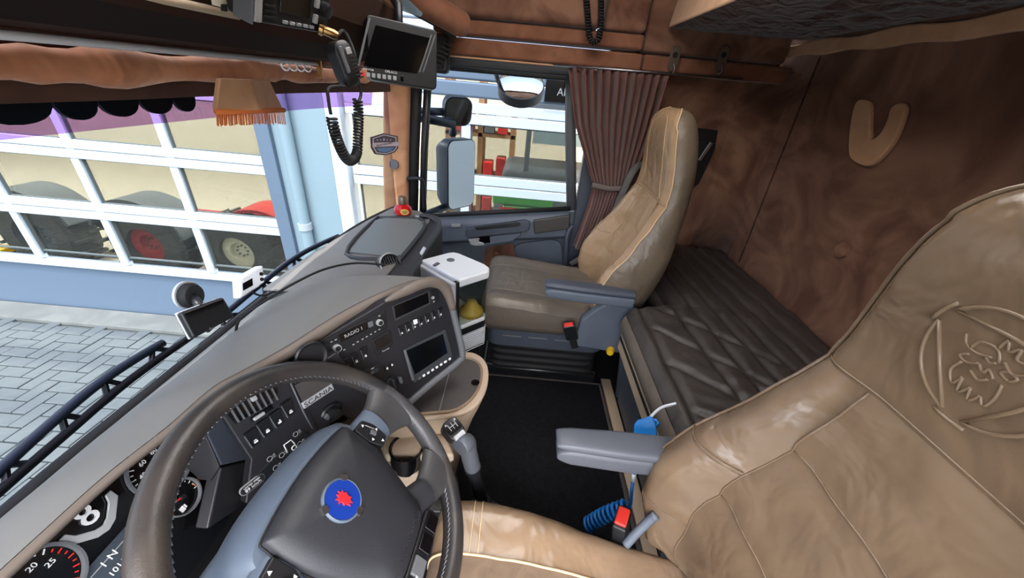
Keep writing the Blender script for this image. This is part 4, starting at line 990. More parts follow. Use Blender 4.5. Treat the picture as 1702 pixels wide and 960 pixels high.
# lower closing of the dash under the panels
G().prism([V((x, y, .60)) for x, y in ((-.2, .52), (.42, .50), (.62, .38), (.80, .26), (1.0, .40), (1.0, .74), (-.2, .76))], (0, 0, -.30)).prism([V((x, y, .775)) for x, y in ((-.2, .53), (.42, .52), (.62, .40), (.80, .30), (.81, .34), (.62, .46), (.42, .56), (-.2, .57))], (0, 0, -.25)).obj('substructure', 'black_plastic', da)
# --- instrument cluster
fc = Fr((.2, .486, .80), (1, 0, 0), u=(0, .40, .92))
ic = G().fprism(fc, [(-.40, -.16), (.19, -.16), (.19, .0), (.14, .03), (-.40, .032)], -.01, .0).obj('instrument_cluster', 'black_gloss', da)
def cl(u, v, c=0): return fc.px(u, v, c)
def gauge(u, v, r, ticks, a0, a1, nums, redfrom=None, needle=None):
    a, b = cl(u, v)
    G().loft([[fc.p(a + q * math.cos(2 * math.pi * k / 40), b + q * math.sin(2 * math.pi * k / 40), h) for k in range(40)] for q, h in ((r, .001), (r, .006), (r * .93, .006), (r * .90, .001))], cap=False).obj('gauge_ring', 'grey_plastic', ic, smooth='auto')
    t = G(); tr = G()
    for k in range(ticks + 1):
        th = math.radians(lerp(a0, a1, k / ticks)); q = r * .80; red = redfrom is not None and (k / ticks < redfrom or (redfrom < 0 and k / ticks > 1 + redfrom))
        (tr if red else t).fbox(fc, a + q * math.cos(th), b + q * math.sin(th), r * (.14 if k % 2 == 0 else .08), r * .035, .001, .0016, rot=th)
    if t.v: t.obj('scale_marks', 'print_white', ic)
    if tr.v: tr.obj('red_marks', 'print_red', ic)
    for s_, th in nums:
        th = math.radians(th); text(s_, r * .22, 'print_white', fc, a + r * .52 * math.cos(th), b + r * .52 * math.sin(th), .001, ic)
    if needle is not None:
        th = math.radians(needle); G().fbox(fc, a + r * .35 * math.cos(th), b + r * .35 * math.sin(th), r * .75, r * .07, .003, .005, rot=th).obj('needle', 'print_red', ic)
        G().lathe(fc.p(a, b, .001), fc.n, [(r * .14, 0), (r * .12, .006), (.0005, .006)], 18).obj('needle_hub', 'black_plastic', ic, smooth='auto')
gauge(264, 772, .041, 24, 235, -55, [('20', 205), ('40', 165), ('60', 120), ('80', 70), ('100', 30)], None, 230)
gauge(58, 975, .040, 24, 235, -55, [('5', 215), ('10', 170), ('15', 110), ('20', 60), ('25', 20)], -.3, 228)
gauge(300, 826, .026, 12, 200, -20, [('1/2', 90)], .3, 160)
a, b = cl(302, 846); G().fbox(fc, a, b, .006, .008, .001, .002).fbox(fc, a + .005, b, .002, .006, .001, .002).obj('fuel_symbol', 'print_white', ic)
a, b = cl(325, 801); text('1/1', .010, 'print_orange', fc, a, b, .001, ic)
a, b = cl(272, 726); text('rpm', .010, 'print_white', fc, a, b, .001, ic); a, b = cl(283, 721)
# V8 badge
a, b = cl(157, 866)
vb = [(-.050, .022), (-.050, .002), (-.018, -.030), (0, -.036), (.018, -.030), (.050, .002), (.050, .022), (.038, .022), (.032, .006), (.012, -.014), (0, -.019), (-.012, -.014), (-.032, .006), (-.038, .022)]
G().fprism(fc, [(a + x * .6, b + y * .6 + .002) for x, y in vb], .001, .004).obj('v_badge', 'silver', ic, bevel=.001)
text('8', .038, 'print_white', fc, a, b + .012, .002, ic, 'v_badge_figure', ext=.0015)
for y_, w_ in ((.036, .08), (-.044, .09)): G().fbox(fc, a, b + y_, w_, .0012, .001, .0016).obj('badge_line', 'print_grey', ic)
a, b = cl(196, 925); G().fbox(fc, a, b, .062, .040, .0005, .0015).obj('trip_display', 'screen_lcd', ic); text('1011', .010, 'print_white', fc, a - .008, b - .008, .0017, ic); text('1 N', .012, 'print_white', fc, a - .006, b + .008, .0017, ic)
# cluster side cheek
G().prism([at(u, v, 'y', .425) for u, v in ((338, 708), (368, 690), (417, 762), (368, 774))], (0, .02, 0)).obj('cluster_cheek', 'blue_plastic_dark', da, bevel=.003)
G().prism([at(338, 708, 'y', .425), at(368, 774, 'y', .425), at(352, 800, 'y', .43), at(300, 752, 'y', .46), at(312, 730, 'y', .46)], (0, .02, 0)).obj('cheek_ledge', 'black_panel', da, bevel=.003)
G().prism([at(368, 776, 'y', .425), at(417, 764, 'y', .425), at(408, 838, 'y', .40), at(345, 880, 'y', .41)], (0, .02, 0)).obj('lower_cheek', 'black_panel', da, bevel=.003)
# --- switch panel beside the cluster
P1, P2, P3 = at(385, 715, 'z', .80), at(500, 640, 'z', .80), at(470, 790, 'z', .68)
fl = Fr(P1, P2 - P1, u=P1 - P3 if False else V((0, 0, 1)))
nn = (P2 - P1).cross(P1 - P3).normalized(); nn = nn if nn.y < 0 else -nn
fl = Fr(P1, P2 - P1, n=nn)
def poly(fr_, pts, c0, c1, name, matn, parent, bevel=0, smooth=False):
    return G().fprism(fr_, [fr_.px(u, v, c1) for u, v in pts], c0, c1).obj(name, matn, parent, bevel=bevel)
lp = poly(fl, [(368, 690), (380, 664), (484, 600), (540, 742), (452, 822), (408, 838), (417, 764)], -.02, 0, 'switch_panel', 'black_panel', da, .003)
poly(fl, [(379, 690), (392, 664), (456, 632), (462, 652), (446, 672), (392, 704)], 0, .002, 'vent_opening', 'black_gloss', lp)
for k in range(8):
    t = k / 7; u, v = lerp(386, 452, t), lerp(686, 650, t); a, b = fl.px(u, v); G().fbox(fl, a, b, .0022, .034, .001, .006, rot=.02).obj('vent_slat', 'grey_plastic', lp)
a, b = fl.px(417, 660); G().fbox(fl, a, b, .008, .008, .004, .012).obj('vent_tab', 'silver', lp, bevel=.001)
a, b = fl.px(434, 686); G().fbox(fl, a, b, .034, .007, 0, .004).obj('slider_slot', 'black_gloss', lp); G().fbox(fl, a - .006, b, .018, .006, .002, .008).obj('slider_knob', 'silver', lp, bevel=.002)
def rocker(fr_, u, v, w, h, parent, sym='print_white'):
    a, b = fr_.px(u, v); r_ = G()
    r_.add([fr_.p(a + x, b + y, c) for x, y, c in ((-w / 2, -h / 2, .001), (w / 2, -h / 2, .001), (w / 2, 0, .0025), (-w / 2, 0, .0025), (w / 2, h / 2, .008), (-w / 2, h / 2, .008), (-w / 2, h / 2, 0), (w / 2, h / 2, 0), (-w / 2, -h / 2, 0), (w / 2, -h / 2, 0))],
           [(0, 1, 2, 3), (3, 2, 4, 5), (5, 4, 7, 6), (0, 8, 9, 1), (8, 0, 3, 5, 6), (1, 9, 7, 4, 2)])
    ro_ = r_.obj('rocker_switch', 'black_plastic', parent, bevel=.0008)
    G().fbox(fr_, a - w * .48, b - h * .02, w * .07, h * .85, .002, .0055, rot=.06).obj('edge_glint', 'grey_plastic', ro_)
    k = random.randint(0, 2)
    s = G().fbox(fr_, a + w * .08, b - h * .30, w * .34, h * .10, .0016, .0026)
    if k == 0: s.fbox(fr_, a + w * .16, b - h * .20, w * .12, h * .12, .0016, .0026)
    if k == 1: s.fbox(fr_, a - w * .02, b - h * .22, w * .08, h * .16, .0016, .0026).fbox(fr_, a + w * .18, b - h * .22, w * .08, h * .16, .0016, .0026)
    if k == 2: s.fbox(fr_, a + w * .08, b - h * .19, w * .24, h * .05, .0016, .0026)
    s.obj('switch_symbol', sym, ro_)
    return ro_
for u, v in ((419, 727), (439, 710), (459, 695), (478, 678)): rocker(fl, u, v, .017, .030, lp)
poly(fl, [(425, 790), (505, 715), (532, 742), (452, 812)], 0, .003, 'light_switch_plate', 'black_plastic', lp, .002)
def lamp_sym(u, v, s=1.0):
    a, b = fl.px(u, v, .003); o = G()
    o.tube([fl.p(a + .0042 * s * math.cos(t * .63), b + .0042 * s * math.sin(t * .63), .0035) for t in range(10)], .0006, 4, closed=True)
    for k in (-1, 0, 1): o.fbox(fl, a + .0075 * s, b + k * .0025 * s, .004 * s, .0009, .003, .0038)
    o.obj('light_symbol', 'print_grey', lp)
for u, v in ((491, 721), (498, 737), (448, 762), (468, 756), (458, 777)): lamp_sym(u, v)
a, b = fl.px(481, 741, .003)
G().tube([fl.p(a + x, b + y, .004) for x, y in ((-.007, -.007), (-.007, .009), (.006, .009), (.008, .0), (.008, -.004))], .0012, 5).tube([fl.p(a + .005 + .004 * math.cos(t * .63), b - .008 + .004 * math.sin(t * .63), .004) for t in range(10)], .001, 5, closed=True).obj('truck_symbol', 'print_white', lp, smooth=True)
a, b = fl.px(420, 805, .003); sl = G().fprism(fl, rrect(.038, .015, .007, 5, a, b), 0, .003).obj('speed_sticker', 'print_grey', lp)
G().fprism(fl, rrect(.036, .013, .006, 5, a, b), .003, .0034).obj('sticker_field', 'black_panel', sl)
text('89 km/h', .0075, 'print_white', fl, a, b - .0022, .0036, sl); text('LIMITED SPEED', .0038, 'print_white', fl, a, b + .0032, .0036, sl)
# --- middle strip with the name plate
P4 = at(504, 683, 'z', .755); fm_ = Fr(P4, fl.r * .6 + V((.79, -.61, 0)) * .4, n=(nn + V((-.6, -.78, .15)).normalized()).normalized())
mp = poly(fm_, [(486, 630), (560, 585), (625, 668), (575, 725), (538, 742)], -.02, .0, 'middle_panel', 'black_panel', da, .003)
poly(fm_, [(490, 640), (545, 612), (552, 638), (503, 668)], .0, .002, 'dial_recess', 'lid_dark', mp, .001)
a, b = fm_.px(519, 594); G().lathe(fm_.p(a, b, -.005), fm_.n, [(.030, 0), (.030, .004), (.027, .006), (.023, .003), (.001, .003)], 32).obj('round_vent', 'black_plastic', mp, smooth='auto')
a0, b0 = fm_.px(501, 674); a1, b1 = fm_.px(552, 641)
th = math.atan2(b1 - b0, a1 - a0); L_ = math.hypot(a1 - a0, b1 - b0); ca, cb_ = (a0 + a1) / 2, (b0 + b1) / 2
np_ = G().fbox(fm_, ca, cb_, L_, .0135, 0, .005, rot=th).obj('name_plate', 'silver', mp, bevel=.002)
text('SCANIA', .0125, 'black_panel', fm_, ca, cb_, .0052, np_, rot=th, wide=1.25)
a, b = fm_.px(549, 682)
G().loft([[fm_.p(a + q * .022 * math.cos(t * .349), b + q * .015 * math.sin(t * .349), h) for t in range(18)] for q, h in ((1, 0), (1, .006), (.85, .009), (.8, .006))]).obj('mirror_switch_ring', 'black_plastic', mp, smooth='auto')
G().lathe(fm_.p(a, b, .004), fm_.n, [(.009, 0), (.009, .010), (.011, .012), (.010, .018), (.001, .019)], 20).obj('mirror_switch_knob', 'black_plastic', mp, smooth='auto')
G().fbox(fm_, a - .012, b - .002, .010, .012, .004, .012, rot=.4).obj('mirror_switch_wing', 'grey_plastic', mp, bevel=.002)
poly(fm_, [(535, 715), (572, 690), (592, 700), (560, 735), (540, 740)], 0, .002, 'storage_slot', 'black_gloss', mp)
G().tube([fm_.p(*fm_.px(u, v, .003), .003) for u, v in ((483, 636), (504, 683), (536, 744))], .0016, 5).obj('joint_line', 'grey_plastic', mp, smooth=True)
# --- centre stack
Q1, Q2, Q3 = at(540, 560, 'z', .845), at(735, 478, 'z', .845), at(680, 665, 'z', .605)
n2 = (Q2 - Q1).cross(Q1 - Q3).normalized(); n2 = n2 if n2.y < 0 else -n2
fsn = Fr(Q1, Q2 - Q1, n=n2)
cs = poly(fsn, [(520, 572), (640, 502), (700, 476), (724, 474), (742, 486), (768, 588), (760, 602), (684, 664), (620, 700), (590, 690)], -.03, 0, 'centre_panel', 'black_panel', da, .004)
# frame round the right end
edge = [fsn.p(*fsn.px(u, v, .004), .004) for u, v in ((640, 500), (698, 472), (726, 470), (744, 486), (756, 530), (768, 585), (762, 600), (720, 634), (680, 668))]
ef = crom(edge, 6); G().tube(ef[:23], [.003, .006, .009, .011] + [.013] * 15 + [.012, .011, .010, .0095], 12).obj('bezel_end', 'dash_bezel', cs, smooth=True); G().tube(ef[21:], .009, 10).obj('panel_frame', 'grey_plastic', cs, smooth=True)
ra = poly(fsn, [(538, 566), (640, 516), (645, 545), (543, 593)], 0, .003, 'radio', 'black_plastic', cs, .0015)
poly(fsn, [(563, 556), (612, 533), (615, 545), (567, 568)], .003, .0036, 'radio_display', 'screen', ra)
poly(fsn, [(611, 536), (619, 532.5), (621, 541), (613, 545)], .0035, .0042, 'eject_key', 'grey_plastic', ra)
a, b = fsn.px(588, 552, .004); a1_, b1_ = fsn.px(600, 546, .004); text('RADIO 1', .0105, 'print_grey', fsn, a, b, .004, ra, rot=math.atan2(b1_ - b, a1_ - a))
for u, v, r_ in ((558, 577, .0082), (628.5, 534.6, .0072)):
    a, b = fsn.px(u, v); k_ = G().lathe(fsn.p(a, b, .002), fsn.n, [(r_, 0), (r_, .007), (r_ * .85, .009), (r_ * .75, .0085), (.0005, .0085)], 22).obj('knob', 'silver', ra, smooth='auto')
    G().lathe(fsn.p(a, b, .011), fsn.n, [(r_ * .68, 0), (r_ * .66, .001), (.0005, .001)], 18).obj('knob_face', 'black_plastic', ra, smooth='auto')
for u, v in ((549.5, 567), (556.5, 563.5), (629, 524), (560, 587), (571, 580), (586, 571.5), (593, 567), (601, 562.5), (608, 558.5), (615, 554.5), (622, 550.5), (629, 546.5)):
    a, b = fsn.px(u, v); G().fbox(fsn, a, b, .0042, .0022, .003, .0042).obj('key', 'print_grey', ra)
cbn = poly(fsn, [(651, 508), (713, 483), (716, 505), (657, 533)], 0, .0012, 'cubby_frame', 'dash_dark', cs, .001)
poly(fsn, [(655, 509), (711, 486), (713, 503), (658, 529)], .0012, .0018, 'cubby', 'black_gloss', cbn)
pl_ = poly(fsn, [(714, 483), (727, 478), (731, 500), (718, 505)], 0, .002, 'socket_plate', 'black_plastic', cs, .001)
a, b = fsn.px(718.5, 494); G().lathe(fsn.p(a, b, .002), fsn.n, [(.004, 0), (.004, .0015), (.0026, .0015), (.0026, .0005), (.0003, .0005)], 16).obj('socket', 'print_grey', cs, smooth='auto'); a, b = fsn.px(720, 500.5); G().fbox(fsn, a, b, .005, .003, .002, .003).obj('socket_key', 'print_grey', cs)
for k in range(7): rocker(fsn, lerp(666, 731, k / 6), lerp(549, 518.5, k / 6), .0115, .024, cs)
a, b = fsn.px(687, 533); G().fbox(fsn, a, b, .010, .011, .006, .010).obj('white_key', 'print_white', cs, bevel=.001)
poly(fsn, [(670, 581), (741, 548), (753, 592), (688, 637)], 0, .003, 'display_frame', 'dash_dark', cs, .002)
poly(fsn, [(675, 583), (736, 555), (744, 586), (690, 622)], .003, .0038, 'display', 'screen', cs)
poly(fsn, [(671, 582), (675, 581), (689, 630), (685, 633)], .003, .007, 'display_side', 'grey_plastic', cs, .001)
for k in range(8):
    u, v = lerp(697, 747, k / 7), lerp(628, 596, k / 7); a, b = fsn.px(u, v, .003)
    G().fbox(fsn, a, b, .0072 if k != 6 else .009, .0058, .003, .0055).obj('display_key', 'print_white' if k else 'grey_plastic', cs, bevel=.0008)
poly(fsn, [(618, 566), (649, 548), (653, 574), (627, 592)], 0, .004, 'toll_unit', 'black_plastic', cs, .002); poly(fsn, [(622, 567), (647, 553), (650, 568), (628, 582)], .004, .0045, 'toll_screen', 'screen', cs)
a, b = fsn.px(641, 581, .004); text('Pioneer', .006, 'print_grey', fsn, a, b, .0042, cs, rot=.05)
for u, v in ((575, 604), (590, 595), (605, 586)): rocker(fsn, u, v, .014, .028, cs)
poly(fsn, [(596, 622), (634, 602), (641, 630), (612, 648)], 0, .003, 'climate_panel', 'black_plastic', cs, .002)
a, b = fsn.px(622, 617, .003); G().fbox(fsn, a, b, .020, .008, .003, .0036).obj('climate_display', 'screen_lcd', cs)
text('21', .0075, 'print_grey', fsn, a - .004, b, .0038, cs); a, b = fsn.px(619, 612, .003); G().fbox(fsn, a, b, .007, .0018, .003, .004).obj('climate_mark', 'print_white', cs)
for u, v in ((642, 611), (650, 605)): a, b = fsn.px(u, v); G().fbox(fsn, a, b, .009, .011, 0, .004).obj('heater_key', 'black_gloss', cs, bevel=.001); G().fbox(fsn, a, b, .004, .005, .004, .0046).obj('heater_symbol', 'print_white', cs)
a, b = fsn.px(650, 635); G().lathe(fsn.p(a, b, 0), fsn.n, [(.016, 0), (.016, .004), (.013, .006), (.0005, .006)], 24).obj('fan_dial', 'black_plastic', cs, smooth='auto'); G().fbox(fsn, a, b, .006, .026, .004, .016, rot=.1).obj('fan_dial_grip', 'dash_dark', cs, bevel=.002)
a, b = fsn.px(663, 630); G().fbox(fsn, a, b, .009, .018, 0, .010, rot=.1).obj('dial_cover', 'grey_plastic', cs, bevel=.003)
# --- passenger side tray block
TZ = .685
tb_ = G().prism([V((x, y, TZ)) for x, y in ((1.0, .33), (1.20, .365), (1.66, .355), (1.80, .39), (1.84, .48), (1.86, .66), (1.60, .715), (1.2, .765), (.95, .765))], (0, 0, -.36)).obj('tray_block', 'dash_dark', da, bevel=.025, seg=4)
G().prism([V((x, y, TZ - .002)) for x, y in ((.98, .44), (1.16, .43), (1.70, .42), (1.82, .50), (1.83, .65), (1.60, .70), (1.2, .755), (.95, .76))], (0, 0, .010)).obj('tray_top', 'dash_top', da, bevel=.006)
tp_ = [at(u, v, 'z', TZ + .01) for u, v in ((576, 422), (622, 366), (640, 362), (696, 364), (704, 370), (704, 380), (668, 426), (656, 430))]
G().tube(crom(tp_, 5, True), .009, 8, closed=True).obj('tray_rim', 'dash_dark', da, smooth=True)
G().prism([p.lerp(sum(tp_, V()) / 8, .05) for p in tp_], (0, 0, .004)).obj('tray_floor', 'tray_floor', da)
# round air outlets at both ends of the tray block
def outlet(c_, ax, r, name='air_outlet', gm='silver'):
    c_ = V(c_); ax = V(ax).normalized(); sx_ = ax.cross(V((0, 0, 1))).normalized(); uy = sx_.cross(ax)
    o = G().lathe(c_, ax, [(r * 1.25, -.03), (r * 1.25, 0), (r * 1.1, .012), (r * .95, .008), (r * .9, -.01), (.001, -.012)], 28).obj(name, 'black_plastic', da, smooth='auto')
    for k in range(-3, 4): G().box(c_ + sx_ * k * r * .25 + ax * .0, (.003, .014, 2 * math.sqrt(max(.01, .8 - (k * .25) ** 2)) * r), Matrix((sx_, ax, uy)).transposed()).obj('outlet_vane', 'dash_dark', o)
    G().tube([c_ + (sx_ * math.cos(t * .3 - 1) + uy * math.sin(t * .3 - 1)) * r * 1.12 + ax * .012 for t in range(12)], .003, 6).obj('outlet_glint', gm, o, smooth=True)
outlet(at(648, 440, 'z', .69), (-.55, -.62, .60), .036)
vo = G().tube(crom([at(u, v, 'x', 1.72) for u, v in ((694, 361), (708, 363), (720, 371), (727, 386), (729, 400))], 5), .012, 10).obj('end_air_slot', 'black_gloss', da, smooth=True)
G().tube(crom([at(u, v, 'x', 1.70) for u, v in ((699, 358), (712, 360), (724, 368), (731, 384), (732, 398))], 5), .008, 8).obj('slot_frame', 'dash_dark', vo, smooth=True)
for u, v in ((694, 361), (728, 399)): G().box(at(u, v, 'x', 1.70), (.012, .02, .02)).obj('slot_end', 'silver', vo, bevel=.004)
for k in range(4): G().box(at(731, 396 + k * 4, 'x', 1.80), (.04, .01, .006)).obj('side_louvre', 'grey_plastic', da)
# cable lying on the dash
cab_ = crom([at(386, 540, 'y', .70) + V((0, 0, -.03)), at(400, 528, 'z', .735), at(445, 497, 'z', .765), at(490, 470, 'z', .775), at(540, 447, 'z', .77), at(590, 437, 'z', .75), at(640, 440, 'z', .735)], 8)
tag(G().tube(cab_, .0035, 7).obj('power_cable', 'black_rubber', smooth=True), 'thin black cable running across the dashboard top to the air outlet', 'cable')
# air freshener bottle
rb = at(670, 352, 'x', 1.74); rb.z = TZ + .008
bt = thing('red_bottle', 'small round red air freshener bottle with gold label on the dashboard', 'bottle', rb)
G().lathe(rb, (0, 0, 1), [(.022, 0), (.038, .006), (.044, .022), (.040, .038), (.026, .050), (.018, .054), (.001, .054)], 28).obj('body', 'bottle_red', bt, smooth='auto')
G().lathe(rb + V((0, 0, .053)), (0, 0, 1), [(.017, 0), (.020, .004), (.020, .032), (.017, .038), (.001, .038)], 20).obj('cap', 'bottle_cap', bt, smooth='auto')
fbt = Fr(rb + V((-.036, -.018, .026)), (.45, -.89, 0), u=(.1, .05, .98)); G().fprism(fbt, [(.020 * math.cos(t * .314), .013 * math.sin(t * .314)) for t in range(20)], -.004, .0085).obj('label', 'bottle_gold', bt)
G().fprism(fbt, [(.013 * math.cos(t * .314), .008 * math.sin(t * .314)) for t in range(20)], .008, .009).obj('label_centre', 'brass', bt)

# ================================================================== CONSOLE
co = thing('centre_console', 'beige console with dark lidded table top and cup holder beside the gear lever', 'console', (.72, .2, 0))
CZ2 = .55
ol = [at(u, v, 'z', CZ2) for u, v in ((640, 690), (735, 692), (782, 680), (806, 652), (812, 615), (800, 592), (770, 584), (700, 600))]
oc = crom(ol, 5, True)
G().prism([p + V((0, 0, -.012)) for p in oc], (0, 0, .012)).obj('table_rim', 'beige_plastic', co, bevel=.005)
inn = [at(u, v, 'z', CZ2 + .004) for u, v in ((660, 678), (735, 684), (772, 672), (795, 645), (800, 615), (790, 600), (765, 596), (700, 608))]
ic2 = crom(inn, 5, True)
G().tube(ic2, .004, 6, closed=True).obj('lid_border', 'brown_rim', co, smooth=True)
G().prism([p + V((0, 0, -.004)) for p in ic2], (0, 0, .006)).obj('lid', 'lid_dark', co)
G().tube([at(749, 610, 'z', CZ2 + .0065), at(730, 683, 'z', CZ2 + .0065)], .0008, 5).obj('lid_joint', 'print_grey', co)
q = at(790, 636, 'z', CZ2 + .006); G().lathe(q, (0, 0, 1), [(.010, 0), (.012, .002), (.004, .003), (.0005, .003)], 16).obj('lid_catch', 'black_gloss', co, smooth='auto')
# body, leaning back towards the floor
cen = sum(oc, V()) / len(oc)
def body_ring(z, k, sh): return [V((cen.x + (p.x - cen.x) * k + sh[0], cen.y + (p.y - cen.y) * k + sh[1], z)) for p in oc]
G().loft([body_ring(CZ2 - .012, .985, (0, 0)), body_ring(.50, .97, (.0, .01)), body_ring(.44, .94, (.01, .025)), body_ring(.30, .85, (.03, .05)), body_ring(.04, .78, (.05, .08))]).obj('body', 'beige_plastic', co, smooth='auto', ang=60)
fk = Fr(at(700, 735, 'y', .16), (.9, -.35, 0), u=(0, .1, 1)) if False else None
# cup holder shelf facing the driver
ch = at(690, 742, 'z', .47)
G().prism([at(u, v, 'z', .47) for u, v in ((618, 700), (700, 706), (742, 724), (756, 756), (640, 756))], (0, 0, -.03)).obj('cup_shelf', 'beige_plastic', co, bevel=.008)
G().lathe(at(676, 742, 'z', .472), (0, 0, 1), [(.044, -.06), (.044, 0), (.040, .002), (.036, -.002), (.034, -.05), (.001, -.05)], 28).obj('cup_holder', 'black_gloss', co, smooth='auto')
G().prism([at(u, v, 'z', .42) for u, v in ((640, 756), (750, 758), (748, 790), (650, 788))], (0, 0, -.06)).obj('drawer', 'beige_plastic', co, bevel=.008)
G().prism([at(u, v, 'z', .34) for u, v in ((650, 790), (760, 786), (770, 850), (680, 850))], (0, 0, -.3)).obj('lower_pocket', 'black_plastic', co, bevel=.008)
# gear lever
gl = thing('gear_lever', 'grey gear lever with shift-pattern knob between console and driver seat', 'gear lever', at(800, 830, 'z', .2))
k0, k1, k2, k3 = at(752, 712, 'z', .600), at(775, 735, 'z', .575), at(785, 775, 'z', .46), at(802, 835, 'z', .20)
G().tube(crom([k1 + V((-.02, .012, .006)), k1, k1.lerp(k2, .35), k2], 5), [.020, .022, .023, .023, .022, .021, .021, .021, .021, .020, .020, .020, .020, .020, .020, .019], 16).obj('grip', 'armrest_plastic', gl, smooth='auto', ang=50)
G().tube([k2, k2.lerp(k3, .06), k2.lerp(k3, .08), k3], [.021, .021, .017, .017], 14).obj('shaft', 'black_plastic', gl, smooth='auto')
fgk = Fr(at(754, 712, 'z', .605), (.7, -.6, .1), n=(-.35, -.25, .9))
G().fprism(fgk, rrect(.042, .048, .014, 5), -.03, .004).obj('knob_head', 'black_plastic', gl, bevel=.004)
G().fprism(fgk, rrect(.036, .030, .006, 4, 0, .006), .004, .006).obj('shift_pattern_plate', 'black_gloss', gl)
sp = G()
for x in (-.009, 0, .009): sp.fbox(fgk, x, .006, .0014, .016, .006, .0066)
sp.fbox(fgk, 0, .006, .019, .0014, .006, .0066)
for x in (-.009, .009): sp.fbox(fgk, x * 1.4, .015, .004, .004, .006, .0066)
sp.obj('shift_pattern', 'print_grey', gl)
G().fbox(fgk, .0, -.020, .030, .012, .0, .009).obj('splitter_switch', 'silver', gl, bevel=.003)
G().lathe(V((k3.x, k3.y, .016)), (0, 0, 1), [(.11, 0), (.10, .04), (.06, .10), (.035, .16), (.022, .2), (.001, .2)], 24).obj('gaiter', 'black_rubber', gl, smooth=True)

# ================================================================== STEERING WHEEL
C = V((.318, .223, .744)); tilt = .728; yw = .12
aa = V((math.cos(yw), math.sin(yw), 0)); hh = V((0, 0, 1)).cross(aa); bb = hh * math.cos(tilt) + V((0, 0, math.sin(tilt)))
fw = Fr(C, aa, u=bb)
swl = thing('steering_wheel', 'dark leather four-spoke steering wheel with blue emblem hub', 'steering wheel', C)
RR, rt = .218, .0175
def arcpts(a0, a1, n=40, R_=RR): return [fw.p(R_ * math.cos(math.radians(lerp(a0, a1, i / n))), R_ * math.sin(math.radians(lerp(a0, a1, i / n)))) for i in range(n + 1)]
segs = [(8, 172, 'wheel_leather'), (172, 232, 'wheel_leather2'), (232, 308, 'wheel_leather'), (308, 368, 'wheel_leather2')]
segs = [(-2, 182, 'wheel_leather'), (182, 232, 'wheel_leather2'), (232, 308, 'wheel_leather'), (308, 358, 'wheel_leather2')]
for a0, a1, mn in segs: G().tube(arcpts(a0, a1), rt, 18, up=fw.n, flat=1.1).obj('rim', mn, swl, smooth='auto', ang=60)
stt = G()
for k in range(150):
    th = math.radians(k * 2.4); d0 = fw.r * math.cos(th) + fw.u * math.sin(th); e_ = fw.u * math.cos(th) - fw.r * math.sin(th)
    p0 = C + d0 * (RR - rt * .93) + fw.n * .007; stt.tube([p0 - e_ * .0035 - fw.n * .002, p0 + e_ * .0035 + fw.n * .002], .0011, 4)
so = stt.obj('rim_stitching', 'grey_plastic', swl); so['kind'] = 'stuff'
wr = math.radians(-12); fw0 = fw
fw = Fr(C - aa * .012, aa * math.cos(wr) + bb * math.sin(wr), n=fw0.n)
# spokes: two upper, two lower
def spoke(p0, p1, w0, w1, c0, c1, matn, name='spoke'):
    p0, p1 = V(p0 + (0,)), V(p1 + (0,)); d = (p1 - p0).normalized(); m_ = V((-d.y, d.x, 0)); rg = []
    for i in range(13):
        t = i / 12; p = p0.lerp(p1, t); w = lerp(w0, w1, t ** 1.6) if w1 > w0 else lerp(w0, w1, t); c = lerp(c0, c1, sm(t)); th_ = lerp(.013, .017, sm(t))
        rg.append([fw.p(p.x + m_.x * w * math.cos(k * .3927) , p.y + m_.y * w * math.cos(k * .3927), c + th_ * math.sin(k * .3927)) for k in range(16)])
    return G().loft(rg).obj(name, matn, swl, smooth='auto', ang=60)
for s_ in (1, -1):
    spoke((s_ * .06, .028), (s_ * .155, .016), .032, .034, -.004, .0, 'hub_blue', 'spoke_root'); spoke((s_ * .150, .016), (s_ * .215, .010), .034, .060, .0, .0, 'wheel_leather2')
    spoke((s_ * .03, -.09), (s_ * .105, -.128), .030, .026, -.004, .0, 'hub_dark', 'spoke_root'); spoke((s_ * .100, -.126), (s_ * .168, -.142), .026, .050, .0, .0, 'wheel_leather2')
# hub
sh_o = [(-.118, .045), (-.10, .068), (-.04, .080), (.04, .080), (.10, .068), (.118, .045), (.112, .0), (.080, -.075), (.06, -.130), (.03, -.145), (-.03, -.145), (-.06, -.130), (-.080, -.075), (-.112, .0)]
so_ = crom([(x, y, 0) for x, y in sh_o], 4, True)
G().loft([[fw.p(p.x * k, p.y * k + dy, c) for p in so_] for k, c, dy in ((.95, -.07, .02), (1.08, -.04, .012), (1.06, -.012, .006), (.99, .004, 0))]).obj('hub_shell', 'hub_blue', swl, smooth='auto', ang=50)
pd = [(-.098, .052), (-.085, .066), (0, .074), (.085, .066), (.098, .052), (.096, -.012), (.072, -.088), (.055, -.126), (.0, -.132), (-.055, -.126), (-.072, -.088), (-.096, -.012)]
pc_ = crom([(x, y, 0) for x, y in pd], 4, True)
G().loft([[fw.p(p.x * k, (p.y + .02) * k - .02, c) for p in pc_] for k, c in ((1.0, -.01), (1.0, .012), (.96, .020), (.7, .027), (.3, .030), (.02, .030))]).obj('airbag_pad', 'hub_dark', swl, smooth='auto', ang=50)
G().tube([fw.p(p.x * 1.01, (p.y + .02) * 1.01 - .02, .008) for p in pc_], .0016, 6, closed=True).obj('pad_joint', 'black_rubber', swl, smooth=True)
ea, eb = fw.px(569, 830, .03)
def dsk(r, c0, c1, name, matn, n=28): return G().fprism(fw, [(ea + r * math.cos(2 * math.pi * k / n), eb + r * math.sin(2 * math.pi * k / n)) for k in range(n)], c0, c1).obj(name, matn, em)
em = G().lathe(fw.p(ea, eb, .026), fw.n, [(.030, 0), (.030, .005), (.028, .0065), (.026, .005), (.001, .005)], 30).obj('emblem', 'hub_blue', swl, smooth='auto')
